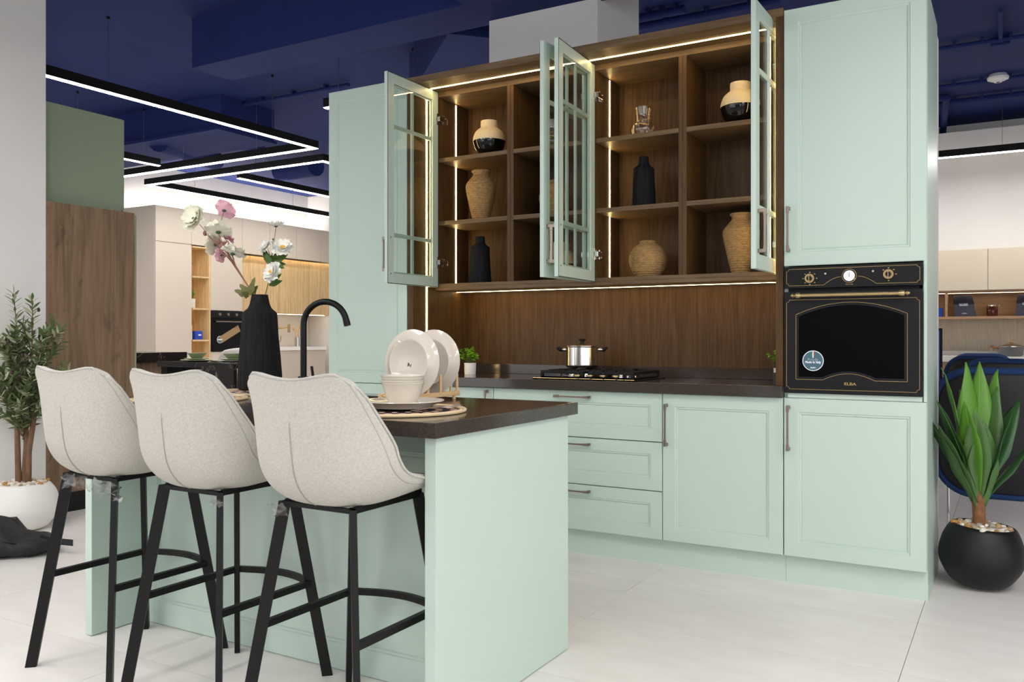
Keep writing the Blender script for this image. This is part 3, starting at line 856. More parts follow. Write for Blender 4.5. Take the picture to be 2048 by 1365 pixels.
for cx in (HX0 + .15, HX1 - .15):
    mb = MB(); hw = .125; z0, z1 = HZ + .03, HZ + .045
    y0, y1 = HY0 + .05, HY1 - .025
    mb.box(cx - hw, cx + hw, y0, y0 + .012, z0, z1).box(cx - hw, cx + hw, y1 - .012, y1, z0, z1).box(cx - hw, cx - hw + .012, y0 + .012, y1 - .012, z0, z1).box(cx + hw - .012, cx + hw, y0 + .012, y1 - .012, z0, z1)
    ym = (y0 + y1) / 2
    mb.box(cx - hw + .012, cx + hw - .012, ym - .006, ym + .006, z0, z1)
    for yy in ((y0 + ym) / 2, (y1 + ym) / 2):
        for s in (-1, 1):
            mb.bar((cx + s * hw, yy, z1 - .004), (cx + s * .04, yy, z1 + .004), .009, .011)
    for yy, s in ((y0, 1), (y1, -1)):
        mb.bar((cx, yy, z1 - .004), (cx, yy + s * .06, z1 + .004), .009, .011)
    for sx2 in (-1, 1):
        for yy in (y0 + .006, y1 - .006):
            mb.box(cx + sx2 * (hw - .006) - .008, cx + sx2 * (hw - .006) + .008, yy - .008, yy + .008, HZ + .016, z0)
    mb.build('pan_support', black_matt, t, bevel=.001)
for k in range(4):
    kx = -2.005 + .072 * k + .04
    ky = HY0 + .055
    kb = MB().lathe([(0, HZ + .008), (.012, HZ + .008), (.012, HZ + .018), (.021, HZ + .021), (.02, HZ + .026), (0, HZ + .027)], (kx, ky, 0), 20).build('control_knob', brass, t, smooth=True)
    MB().lathe([(0, HZ + .026), (.012, HZ + .026), (.0105, HZ + .042), (0, HZ + .044)], (kx, ky, 0), 18).box(kx - .003, kx + .003, ky - .012, ky + .012, HZ + .04, HZ + .055).build('knob_grip', black_matt, kb, smooth=True)
# ------------------------------------------------------------------ cooking pot
PX, PY, PZ = -2.06, 4.31, .955
t = thing('cooking_pot', 'polished steel lidded pot on the gas hob', 'pot', (PX, PY, PZ))
R_ = .091
MB().lathe([(0, 0), (R_ - .01, 0), (R_ - .003, .004), (R_, .012), (R_, .0145), (R_, .1095), (R_, .112), (R_ + .003, .116), (R_ - .002, .116), (R_ - .003, .02), (0, .015)], (PX, PY, PZ), 48).build('pot_body', steel, t, smooth=True)
MB().lathe([(R_ + .004, .116), (R_ + .004, .119), (R_ * .8, .126), (R_ * .45, .131), (0, .133)], (PX, PY, PZ), 48).build('lid', steel, t, smooth=True)
MB().lathe([(0, .131), (.011, .131), (.011, .146), (.02, .149), (.022, .154), (.018, .158), (0, .159)], (PX, PY, PZ), 24).build('lid_knob', black_matt, t, smooth=True)
for s in (-1, 1):
    e = Vector((math.cos(CAM_YAW) * s, math.sin(CAM_YAW) * s, 0)); q = Vector((-e.y, e.x, 0)); c = Vector((PX, PY, PZ + .098))
    MB().cyl(c + e * R_, c + e * (R_ + .02), .009, n=12).build('handle_ferrule', steel, t, smooth=True)
    MB().tube([c + e * (R_ + .016) + q * .004, c + e * (R_ + .03), c + e * (R_ + .036) + Vector((0, 0, .006)), c + e * (R_ + .05) + Vector((0, 0, .012))], [.011, .012, .011, .006], 10).build('handle', black_matt, t, smooth=True)

# ------------------------------------------------------------------ small boxwood plants
def small_plant(x, y, z, label, h=.068, r=.036, seed=1, nl=240, spread=.085, rise=.09):
    rnd = random.Random(seed)
    t = thing('potted_boxwood', label, 'plant', (x, y, z), 0, 'small green plants in white pots')
    MB().lathe([(0, 0), (r * .9, 0), (r * .94, .003), (r, h), (r - .004, h), (r - .006, h - .008), (0, h - .008)], (x, y, z), 32).build('pot', white_pot_m, t, smooth=True)
    mbS = MB(); mbL = MB()
    for k in range(18):
        a = rnd.uniform(0, 2 * PI); q = rnd.uniform(.15, 1)
        tip = Vector((math.cos(a) * spread * q, math.sin(a) * spread * q, rise * (1.05 - .75 * q * q) + rnd.uniform(0, .02)))
        base = Vector((math.cos(a) * r * .3, math.sin(a) * r * .3, 0)); mid = base.lerp(tip, .55) + Vector((0, 0, .018))
        o = Vector((x, y, z + h - .006))
        mbS.tube([o + base, o + mid, o + tip], .0012, 4)
        for j in range(max(4, nl // 18)):
            f = rnd.uniform(.3, 1); p = (base.lerp(mid, f * 2) if f < .5 else mid.lerp(tip, f * 2 - 1)) + Vector((rnd.gauss(0, .006), rnd.gauss(0, .006), rnd.gauss(0, .005)))
            M = Matrix.Rotation(rnd.uniform(0, 6.28), 4, 'Z') @ Matrix.Rotation(rnd.uniform(-1, 1), 4, 'X')
            mbL.use(0 if rnd.random() < .6 else 1).ellipsoid(o + p, (.009, .0068, .0014), 6, 4, M)
    mbS.build('stems', leaf_flower, t); mbL.build('foliage', [box_leaf, box_leaf2], t, smooth=True)
    return t
small_plant(-2.81, 4.33, .9, 'small green plant in white pot on the worktop behind the plates', seed=2)
small_plant(-.995, 4.36, .9, 'small green plant peeking out beside the oven cabinet panel', seed=5)

# ================================================================== SHELF ORNAMENTS
def wicker_rings(prof, pitch=.0115, amp=.0034):
    """resample a smooth (r,z) profile and add coiled ridges"""
    out = []
    z0, z1 = prof[0][1], prof[-1][1]; n = int((z1 - z0) / (pitch / 5)) + 1
    for k in range(n + 1):
        z = z0 + (z1 - z0) * k / n
        for (a, b) in zip(prof[:-1], prof[1:]):
            if a[1] <= z <= b[1] + 1e-9:
                f = (z - a[1]) / max(1e-9, b[1] - a[1]); r = a[0] + (b[0] - a[0]) * f; break
        ph = (z / pitch) % 1.0
        out.append((r + amp * (abs(math.sin(PI * ph)) - .6), z))
    return out
def spline(prof, n=5):
    """catmull-rom through (r,z) control points"""
    P = [prof[0]] + list(prof) + [prof[-1]]; out = []
    for i in range(1, len(P) - 2):
        p0, p1, p2, p3 = P[i - 1], P[i], P[i + 1], P[i + 2]
        for k in range(n):
            t = k / n
            out.append(tuple(.5 * ((2 * p1[j]) + (-p0[j] + p2[j]) * t + (2 * p0[j] - 5 * p1[j] + 4 * p2[j] - p3[j]) * t * t + (-p0[j] + 3 * p1[j] - 3 * p2[j] + p3[j]) * t ** 3) for j in (0, 1)))
    out.append(P[-2]); return out
def cream_vase(x, y, z, label, s=1.0):
    t = thing('two_tone_vase', label, 'vase', (x, y, z), 0, 'cream and black globe vases')
    up = spline([(.1, .092), (.099, .112), (.086, .146), (.064, .167), (.0535, .173)], 5) + [(.0525, .178), (.052, .212), (.051, .216), (.047, .216), (.046, .175), (.04, .165)]
    lo = [(0, .0), (.04, .0)] + spline([(.045, .001), (.068, .016), (.088, .046), (.0985, .078), (.1, .0925)], 5)
    S = lambda pr: [(r * s, q * s) for r, q in pr]
    MB().lathe(S(up), (x, y, z), 48).build('upper_body', cream_cer, t, smooth=True)
    MB().lathe(S(lo), (x, y, z), 48).build('glazed_base', gloss_black, t, smooth=True)
def wicker_tall(x, y, z, label, s=1.0):
    t = thing('wicker_vase', label, 'vase', (x, y, z), 0, 'woven rattan vases')
    pr = spline([(.048, 0), (.062, .05), (.082, .14), (.092, .195), (.086, .225), (.06, .258), (.047, .275), (.049, .288), (.056, .298)], 6)
    MB().lathe([(0, .001)] + [(r * s, q * s) for r, q in wicker_rings(pr)] + [(.046 * s, .297 * s), (.04 * s, .27 * s), (0, .26 * s)], (x, y, z), 40).build('woven_body', wicker, t, smooth=True, angle=70)
    MB().tube([(x + .054 * s * math.cos(a), y + .054 * s * math.sin(a), z + .299 * s) for a in [2 * PI * k / 28 for k in range(28)]], .0042, 8, True).build('rim', wicker, t, smooth=True)
def wicker_round(x, y, z, label, s=1.0):
    t = thing('wicker_vase', label, 'vase', (x, y, z), 0, 'woven rattan vases')
    pr = spline([(.062, 0), (.086, .035), (.101, .085), (.096, .12), (.075, .158), (.047, .178), (.043, .188)], 6)
    MB().lathe([(0, .001)] + [(r * s, q * s) for r, q in wicker_rings(pr)] + [(.036 * s, .187 * s), (.03 * s, .17 * s), (0, .165 * s)], (x, y, z), 40).build('woven_body', wicker, t, smooth=True, angle=70)
    MB().tube([(x + .041 * s * math.cos(a), y + .041 * s * math.sin(a), z + .189 * s) for a in [2 * PI * k / 28 for k in range(28)]], .0045, 8, True).build('rim', wicker, t, smooth=True)
def groove(t, z): return 1 + .012 * math.sin(46 * t + 2 * math.sin(z * 20))
def black_vase(x, y, z, label, s=1.0):
    t = thing('carved_vase', label, 'vase', (x, y, z), 0, 'black carved bottle vases')
    pr = [(0, 0), (.066, 0), (.067, .004), (.057, .213), (.0535, .217), (.034, .232), (.029, .245), (.028, .276), (.024, .277), (.022, .24), (0, .235)]
    pr2 = []
    for a, b in zip(pr[:-1], pr[1:]):
        m = max(1, int(abs(b[1] - a[1]) / .03))
        for k in range(m): pr2.append((a[0] + (b[0] - a[0]) * k / m, a[1] + (b[1] - a[1]) * k / m))
    pr2.append(pr[-1])
    MB().lathe([(r * s, q * s) for r, q in pr2], (x, y, z), 144, wob=groove).build('carved_body', char, t, smooth=True, angle=50)
    MB().tube([(x + .0265 * s * math.cos(a), y + .0265 * s * math.sin(a), z + .277 * s) for a in [2 * PI * k / 24 for k in range(24)]], .002, 6, True).build('rim', char, t, smooth=True)
def glass_vase(x, y, z, label, s=1.0):
    t = thing('glass_vase', label, 'vase', (x, y, z), 0, 'clear ribbed glass vases')
    def rib(a, q): return 1 + .025 * math.cos(20 * a)
    pr = spline([(.036, .001), (.052, .015), (.06, .037), (.054, .062), (.037, .08)], 6) + [(.0335, .087), (.037, .12), (.0415, .157)]
    MB().lathe([(0, 0), (.03, 0)] + [(r * s, q * s) for r, q in pr], (x, y, z), 80, wob=rib).build('ribbed_body', vase_glass, t, smooth=True)
    MB().lathe([(0, .006)] + [((r - .004) * s, q * s + .003) for r, q in pr[2:]], (x, y, z), 40).build('inner_wall', vase_glass, t, smooth=True)
    MB().tube([(x + .041 * s * math.cos(a), y + .041 * s * math.sin(a), z + .157 * s) for a in [2 * PI * k / 32 for k in range(32)]], .0018, 6, True).build('rim', vase_glass, t, smooth=True)
def sx_at(u, y):      # x of the photo column u on the depth plane y
    a = at(u, 600, 1); return a.x * y / a.y
Ys = 4.325
Z0, Z1, Z2 = 1.4405, 1.8125, 2.1885
cream_vase(sx_at(978.5, Ys), Ys, Z2, 'cream and black globe vase on the top shelf farthest left', .96)
wicker_tall(sx_at(962, Ys), Ys, Z1, 'tall wicker vase on the middle shelf behind the leftmost glass door', .98)
black_vase(sx_at(960, Ys), Ys, Z0, 'black carved vase on the bottom shelf farthest left', 1.0)
glass_vase(sx_at(1106, Ys), Ys, Z2, 'clear glass vase seen through the second open glass door')
wicker_round(sx_at(1114, Ys), Ys, Z1, 'round wicker vase seen through the middle glass doors', 1.0)
cream_vase(sx_at(1121, Ys), Ys, Z0, 'cream globe vase low behind the paired door handles', .98)
glass_vase(sx_at(1286.5, Ys), Ys, Z2, 'clear glass vase in plain view on the top shelf')
black_vase(sx_at(1287, Ys), Ys, Z1, 'black carved vase on the middle shelf above the round wicker vase', .97)
wicker_round(sx_at(1296, Ys), Ys, Z0, 'round wicker vase in plain view on the bottom shelf', 1.0)
cream_vase(sx_at(1481, Ys), Ys, Z2, 'cream and black globe vase on the top shelf nearest the oven cabinet', .98)
wicker_tall(sx_at(1483, Ys), Ys, Z0, 'tall wicker vase on the bottom shelf nearest the oven cabinet', 1.0)
# ================================================================== ISLAND
IX0, IX1 = -3.02, -1.382
t = thing('kitchen_island', 'mint kitchen island base with end panels behind the stools', 'island', (-2.2, 2.4, 0))
MB().box(-1.421, IX1, 1.957, 2.775, .003, .8415).build('end_panel', mint, t, bevel=.0015)
MB().box(IX0, -2.981, 1.995, 2.775, .003, .8415).build('end_panel', mint, t, bevel=.0015)
shaker('back_panel', t, front_fn(-2.9805, 2.212, 0.002), 1.559, .8395, thick=.02, stile=.088, pname='panel_field')
mb = MB().box(-2.9805, -2.96, 2.233, 2.75, .1, .8415).box(-1.442, -1.4215, 2.233, 2.75, .1, .8415).box(-2.9605, -1.442, 2.233, 2.75, .1, .12).box(-2.96, -1.442, 2.73, 2.75, .12, .8415)
mb.build('carcass', mint_in, t)
MB().box(-2.98, -1.4215, 2.68, 2.7, .003, .0995).build('plinth', mint, t)
# worktop with a sink cut-out
SX0, SX1, SY0, SY1 = -2.38, -2.045, 2.36, 2.715
WX0, WX1, WY0, WY1, WZ0, WZ1 = -3.045, -1.364, 1.93, 2.82, .842, .885
def holed_slab(mb, x0, x1, y0, y1, z0, z1, hx0, hx1, hy0, hy1):
    O = [(x0, y0), (x1, y0), (x1, y1), (x0, y1)]; H = [(hx0, hy0), (hx1, hy0), (hx1, hy1), (hx0, hy1)]
    vs = [(x, y, z) for z in (z0, z1) for (x, y) in O + H]
    fs = []
    for k in range(4):
        j = (k + 1) % 4
        fs += [(8 + k, 8 + j, 12 + j, 12 + k), (k, 4 + k, 4 + j, j), (k, j, 8 + j, 8 + k), (4 + k, 12 + k, 12 + j, 4 + j)]
    return mb._add(vs, fs)
single(holed_slab(MB(), WX0, WX1, WY0, WY1, WZ0, WZ1, SX0, SX1, SY0, SY1), 'island_worktop', stone, 'glossy dark stone worktop of the kitchen island', 'worktop', (-2.2, 2.37, WZ0), bevel=.002)
t = thing('sink', 'black undermount sink in the island worktop', 'sink', (-2.21, 2.54, .7))
mb = MB(); e = .004
mb.box(SX0 - .003, SX0 + e, SY0, SY1, .7, .8415).box(SX1 - e, SX1 + .003, SY0, SY1, .7, .8415).box(SX0 + e, SX1 - e, SY0 - .003, SY0 + e, .7, .8415).box(SX0 + e, SX1 - e, SY1 - e, SY1 + .003, .7, .8415).box(SX0 - .003, SX1 + .003, SY0 - .003, SY1 + .003, .694, .7)
mb.build('basin', black_matt, t)
MB().lathe([(0, .7005), (.03, .7005), (.034, .703), (.04, .7005)], (-2.21, 2.54, 0), 24).build('drain', steel, t, smooth=True)

ZI = WZ1 + .0003
# faucet
FX, FY = -2.452, 2.557
t = thing('faucet', 'matt black gooseneck tap on the island worktop', 'faucet', (FX, FY, ZI))
MB().lathe([(0, 0), (.028, 0), (.028, .006), (.0225, .008), (.0225, .078), (.02, .08), (0, .08)], (FX, FY, ZI), 32).build('base_body', black_metal, t, smooth=True)
pts = [(FX, FY, ZI + .078), (FX, FY, ZI + .285)]
Rr = .092
dirv = Vector((.95, .3, 0)).normalized()
for k in range(1, 21):
    a = PI * .94 * k / 20
    p = Vector((FX, FY, ZI + .285)) + dirv * (Rr * (1 - math.cos(a))) + Vector((0, 0, Rr * math.sin(a)))
    pts.append(tuple(p))
MB().tube(pts, [.0125] * len(pts), 18).build('spout', black_metal, t, smooth=True)
q = Vector(pts[-1]); dq = (q - Vector(pts[-2])).normalized()
MB().cyl(q, q + dq * .022, .0135, n=18).build('spout_tip', black_metal, t, smooth=True)
p0 = Vector((FX, FY, ZI + .045)) + _R * .02
MB().cyl(p0, p0 + _R * .018, .012, n=14).tube([p0 + _R * .014, p0 + _R * .02 + Vector((0, 0, .02)), p0 + _R * .012 + Vector((0, 0, .075))], .0055, 10).build('lever', black_metal, t, smooth=True)

# ------------------------------------------------------------------ placemats
def placemat(x, y, r, label, seed=0):
    t = thing('placemat', label, 'placemat', (x, y, ZI), 0, 'round woven placemats')
    MB().lathe([(0, 0), (r - .006, 0), (r - .006, .004), (0, .004)], (x, y, ZI), 48).build('woven_disc', mat_dark, t)
    for rr, zz, w in ((r, .0055, .0052), (r - .012, .006, .004)):
        MB().tube([(x + rr * math.cos(a), y + rr * math.sin(a), ZI + zz) for a in [2 * PI * k / 64 for k in range(64)]], w, 8, True).build('rope_rim', mat_rope, t, smooth=True)
    mb = MB()
    for ring, cnt in ((.84, 26), (.62, 20), (.4, 13)):
        for k in range(cnt):
            a = 2 * PI * (k + .5 * (ring == .62)) / cnt; c = Vector((x + r * ring * math.cos(a), y + r * ring * math.sin(a), ZI + .004))
            M = Matrix.Rotation(a, 4, 'Z')
            mb.ellipsoid(c, (.014, .017 * ring + .004, .0016), 8, 4, M)
    mb.build('pink_motif', mat_pink, t, smooth=True)
placemat(-1.69, 2.175, .218, 'round placemat with rope rim under the stacked bowls')
placemat(-2.675, 2.19, .205, 'round placemat between the left and middle stool backs')
placemat(-2.765, 2.605, .19, 'round placemat under the tall black flower vase')
ZM = ZI + .0115
def plate_prof(r): return [(0, .002), (r * .64, .002), (r * .66, 0), (r * .7, 0), (r * .72, .005), (r * .9, .016), (r, .021), (r - .001, .0235), (r * .9, .0195), (r * .7, .0085), (0, .0075)]
t = thing('dinner_plate', 'ivory plate lying on the front placemat under the bowls', 'plate', (-1.69, 2.21, ZM))
MB().lathe(plate_prof(.132), (-1.69, 2.21, ZM), 64).build('dish', plate_m, t, smooth=True)
def bowl(z, label):
    pr = [(0, .003), (.038, .003), (.04, 0), (.043, 0), (.046, .006), (.06, .04), (.0675, .066), (.069, .068), (.069, .0735), (.072, .0745), (.072, .077), (.068, .077), (.0635, .066), (.055, .036), (.036, .012), (0, .009)]
    t = thing('bowl', label, 'bowl', (-1.7, 2.222, z), 0, 'stacked ivory bowls')
    MB().lathe(pr, (-1.7, 2.222, z), 64).build('bowl_body', bowl_m, t, smooth=True)
bowl(ZM + .0085, 'lower of two stacked ivory bowls on the plate')
bowl(ZM + .0085 + .0165, 'upper of two stacked ivory bowls on the plate')
# fork
def fork(x, y, z, ang, label):
    t = thing('fork', label, 'fork', (x, y, z), ang, 'steel forks on placemats')
    rows = []
    for k in range(15):
        f = k / 14; yy = -.095 + .15 * f
        w = .0085 if f < .1 else (.0035 + .004 * (1 - f) if f < .75 else .0035 + (f - .75) * 4 * .008)
        zz = .003 + .006 * math.sin(f * 2.6) 
        rows.append([(-w, yy, zz), (w, yy, zz), (w, yy, zz + .002), (-w, yy, zz + .002)])
    mb = MB(); mb.grid(rows, closed_u=True); mb._add(rows[0], [(0, 1, 2, 3)]); mb._add(rows[-1], [(3, 2, 1, 0)])
    mb.build('handle', steel, t, local=True, smooth=True)
    for k in range(4):
        xx = -.0098 + .0065 * k
        MB().bar((xx * .9, .053, .006), (xx, .1, .012), .003, .0018).build('tine', steel, t, local=True)
fork(-1.555, 2.2, ZM - .004, -.25, 'steel fork resting on the front placemat')
fork(-2.6, 2.33, ZM - .004, -.5, 'steel fork tip showing left of the black vase')

# ------------------------------------------------------------------ plate rack and upright plates
RX0, RX1, RY0, RY1 = -1.995, -1.855, 2.47, 2.775
t = thing('plate_rack', 'pale beech dowel plate rack on the island worktop', 'rack', (-1.925, 2.62, ZI))
for x in (RX0, RX1):
    MB().box(x - .009, x + .009, RY0, RY1, ZI + .012, ZI + .03).build('rail', beech, t, bevel=.002)
    for y in (RY0 + .03, RY1 - .03):
        MB().cyl((x, y, ZI), (x, y, ZI + .0125), .007, n=12).build('foot', beech, t)
    for y in (2.505, 2.575, 2.655, 2.725, 2.765):
        MB().cyl((x, y, ZI + .028), (x, y, ZI + .095), .0055, n=12).build('dowel', beech, t, smooth=True)
for y in (RY0 + .012, RY1 - .012):
    MB().cyl((RX0, y, ZI + .02), (RX1, y, ZI + .02), .006, n=12).build('crossbar', beech, t, smooth=True)
def upright_plate(x, y, r, label, logo=False):
    zc = ZI + .0195 + r * .985
    t = thing('dinner_plate', label, 'plate', (x, y, ZI + .02), 0, 'upright plates in the rack')
    M = Matrix.Translation((0, 0, 0)) @ Matrix.Rotation(-PI / 2 - .06, 4, 'X')
    MB().lathe(plate_prof(r), (x, y, zc), 72, M).build('dish', plate_m, t, smooth=True)
    if logo:
        n = M.to_3x3() @ Vector((0, 0, -1)); up = (M.to_3x3() @ Vector((0, -1, 0)))
        up = Vector((0, 0, 1)) - n * n.z; up.normalize(); xd = up.cross(n)
        c0 = Vector((x, y, zc)) - n * .002
        R2 = Matrix.Rotation(-.22, 3, n)
        o3 = c0 + n * .0004 + Vector((.006, 0, -.008)); xx = R2 @ xd; uu = R2 @ up
        f3 = lambda a, b, dd: o3 + xx * a + uu * b + n * dd
        MB().prism([(-.010, -.007), (-.004, -.007), (-.0055, .007), (-.009, .007)], f3, 0, .0006).prism([(-.006, .002), (-.004, .005), (.003, -.003), (.001, -.006)], f3, 0, .0006).prism([(.0035, -.008), (.006, -.008), (.0075, .004), (.005, .004)], f3, 0, .0006).build('maker_mark', print_grey, t)
upright_plate(-1.925, 2.548, .1245, 'front ivory plate standing in the rack with a maker mark', True)
upright_plate(-1.93, 2.69, .1245, 'rear ivory plate standing in the rack')

# ------------------------------------------------------------------ tall black vase with flowers
VX, VY = -2.868, 2.72
t = thing('flower_vase', 'large black carved vase holding flowers on the island', 'vase', (VX, VY, ZM))
pr = [(0, 0), (.093, 0), (.0945, .004), (.094, .06), (.088, .14), (.08, .22), (.0735, .328), (.0705, .334), (.05, .352), (.043, .368), (.039, .385), (.0345, .41), (.031, .41), (.03, .37), (0, .36)]
pr2 = []
for a, b in zip(pr[:-1], pr[1:]):
    m = max(1, int(abs(b[1] - a[1]) / .025))
    for k in range(m): pr2.append((a[0] + (b[0] - a[0]) * k / m, a[1] + (b[1] - a[1]) * k / m))
pr2.append(pr[-1])
MB().lathe(pr2, (VX, VY, ZM), 192, wob=lambda a, z: 1 + .011 * math.sin(52 * a + 3 * math.sin(z * 9)) + .006 * math.sin(23 * a)).build('carved_body', char, t, smooth=True, angle=50)
MB().tube([(VX + .033 * math.cos(a), VY + .033 * math.sin(a), ZM + .41) for a in [2 * PI * k / 24 for k in range(24)]], .0022, 6, True).build('rim', char, t, smooth=True)

def petal(mb, c, n, xdir, r, w, cup, seed, frill=.12):
    """one cupped petal leaving centre c; n = flower axis"""
    rnd = random.Random(seed); yv = n.cross(xdir).normalized(); rows = []
    ph = rnd.uniform(0, 6)
    for i in range(6):
        f = i / 5; row = []
        for j in range(6):
            s = j / 5 * 2 - 1
            ww = w * (math.sin(PI * min(1, .12 + .75 * f)) ** .7) * r
            u = r * f * (1 - .16 * s * s * f); h = cup * r * (f ** 1.6) + frill * r * f * f * math.sin(5 * s + ph) - .15 * r * f * f * (cup < .3)
            h += .12 * r * s * s * f
            row.append(c + xdir * u + yv * (s * ww) + n * h)
        rows.append(row)
    mb.grid(rows)
def flower(name, parent, c, n, r, pm, layers, core=None, calyx=True, seed=0):
    rnd = random.Random(seed); n = Vector(n).normalized()
    x = n.cross(Vector((.3, .2, 1))).normalized(); mb = MB()
    for li, (cnt, rr, cup, w) in enumerate(layers):
        for k in range(cnt):
            a = 2 * PI * (k + .37 * li) / cnt + rnd.uniform(-.12, .12)
            xd = Matrix.Rotation(a, 3, n) @ x
            petal(mb, Vector(c) + n * (.002 * li), n, xd, r * rr * rnd.uniform(.92, 1.06), w, cup, seed * 31 + li * 7 + k)
    o = mb.build(name, pm, parent, smooth=True, angle=80)
    if core: MB().ellipsoid(Vector(c) + n * (.16 * r), (r * .22, r * .22, r * .16), 12, 6).build('flower_centre', core, o, smooth=True)
    if calyx: MB().ellipsoid(Vector(c) - n * (.05 * r), (r * .2, r * .2, r * .12), 10, 5).build('calyx', petal_green, o, smooth=True)
    return o
def flat_leaf(mb, base, tip, width, up, fold=.15, n=7, ragged=0.0):
    base = Vector(base); tip = Vector(tip); d = tip - base; L = d.length; d.normalize()
    side = d.cross(Vector(up)).normalized(); nn = side.cross(d); rows = []
    for i in range(n):
        f = i / (n - 1); w = width * (math.sin(PI * (f ** .8)) + .04) * (1 + ragged * math.sin(f * 25))
        c = base + d * (L * f) - nn * (.12 * L * f * f)
        rows.append([c - side * w + nn * fold * w, c, c + side * w + nn * fold * w])
    mb.grid(rows)
CV = 3.79
mouth = Vector((VX, VY, ZM + .402))
t = thing('poppy_spray', 'spray of pink and white poppies leaning left from the black vase', 'flowers', tuple(mouth))
J = at(470, 532, CV)      # point where the side stems leave the bunch
poppies = [  # u, v, depth, radius px, axis, colour
    (388, 437, CV + .02, 25, (.05, -.9, .3), petal_cream, 1, (450, 510)),
    (449, 421, CV - .02, 19, (-.1, .75, .62), petal_pink, 2, (440, 452)),
    (437, 464, CV - .05, 23, (-.25, .35, .95), petal_cream, 3, (452, 500)),
    (428, 458, CV + .04, 13, (-.6, .2, .6), petal_pink, 4, (452, 500)),
    (452, 476, CV + .03, 14, (.5, .3, .7), petal_pink, 5, (455, 505)),
    (430, 490, CV + .06, 20, (-.6, -.2, .2), petal_cream, 6, (455, 512)),
    (456, 500, CV + .05, 18, (.1, .5, .8), petal_pink, 7, (462, 516)),
    (442, 511, CV - .01, 13, (-.8, -.2, -.1), petal_pink, 8, (460, 512)),
    (466, 507, CV - .05, 22, (.15, .35, .95), petal_cream, 9, (468, 520)),
]
for (u, v, c, rp, ax, pm, sd, br) in poppies:
    r = rp * c / CAM_F * 1.22; p = at(u, v, c)
    flower('poppy', t, p, ax, r, pm, [(6, 1, .22, .62), (5, .85, .4, .6), (4, .6, .6, .6)], None, True, sd)
    MB().tube([mouth + Vector((-.012, 0, -.03)), at(497, 574, CV), J + Vector((sd % 3 - 1, 0, 0)) * .006, at(br[0], br[1], (c + CV) / 2), p - Vector(ax).normalized() * r * .1], [.003, .0028, .0022, .0018, .0016], 6).build('stem', stem_brown, t, smooth=True)
for (u, v) in ((410, 467), (437, 484), (455, 466), (449, 489)):
    p = at(u, v, CV)
    MB().ellipsoid(p, (.009, .009, .012), 8, 6).tube([p, at(452, 505, CV), J], .0014, 5).build('bud', stem_brown, t, smooth=True)
for k, (u0, v0, u1, v1, w, dc) in enumerate(((497, 592, 468, 579, .016, 0), (499, 590, 478, 567, .015, .02), (500, 592, 507, 555, .016, -.02), (503, 592, 514, 571, .015, -.01), (498, 594, 484, 585, .014, -.03))):
    mb = MB(); flat_leaf(mb, at(u0, v0, CV), at(u1, v1, CV + dc), w, (.3, -.8, .4), ragged=.25)
    mb.build('leaf', leaf_olive, t, smooth=True)
mouth2 = mouth + Vector((.014, .006, 0))
t = thing('peony_spray', 'white flowers with yellow centres and green leaves in the black vase', 'flowers', tuple(mouth2))
for (u, v, c, rp, ax, sd, core) in ((552, 452, CV, 15, (.15, -.2, .95), 11, None), (533, 494, CV + .02, 15, (-.25, -.6, .45), 12, flower_core), (566, 497, CV, 20, (.35, -.5, .6), 13, flower_core), (545, 545, CV - .05, 20, (-.1, -.85, .3), 14, flower_core)):
    r = rp * c / CAM_F * 1.2; p = at(u, v, c)
    flower('peony', t, p, ax, r, petal_white, [(7, 1, .12, .5), (6, .8, .4, .5), (5, .55, .7, .45)] if sd != 11 else [(7, 1, .35, .4), (5, .7, .7, .4)], core, True, sd)
    MB().tube([mouth2 + Vector((0, 0, -.03)), at(537, 565, CV + .01), at(543, 520, CV + .02) if v < 520 else at(541, 556, CV), p - Vector(ax).normalized() * r * .1], [.0022, .002, .0018, .0014], 6).build('stem', leaf_olive, t, smooth=True)
for (u0, v0, u1, v1, w, dc) in ((540, 530, 524, 492, .014, .03), (541, 530, 532, 507, .014, 0), (543, 528, 574, 507, .022, .02), (543, 530, 567, 535, .02, -.01), (543, 528, 572, 527, .015, .03), (538, 572, 564, 560, .016, .02), (538, 572, 562, 545, .014, .04), (545, 515, 570, 512, .018, .04), (541, 526, 543, 508, .012, .03)):
    mb = MB(); flat_leaf(mb, at(u0, v0, CV + .01), at(u1, v1, CV + dc), w, (.3, -.8, .4), ragged=.08)
    mb.build('leaf', leaf_flower, t, smooth=True)
for (u, v) in ((546, 479), (549, 493)):
    p = at(u, v, CV + .01); MB().ellipsoid(p, (.0045, .0045, .005), 8, 6).tube([p, at(543, 515, CV + .01)], .001, 5).build('bud', leaf_olive, t, smooth=True)

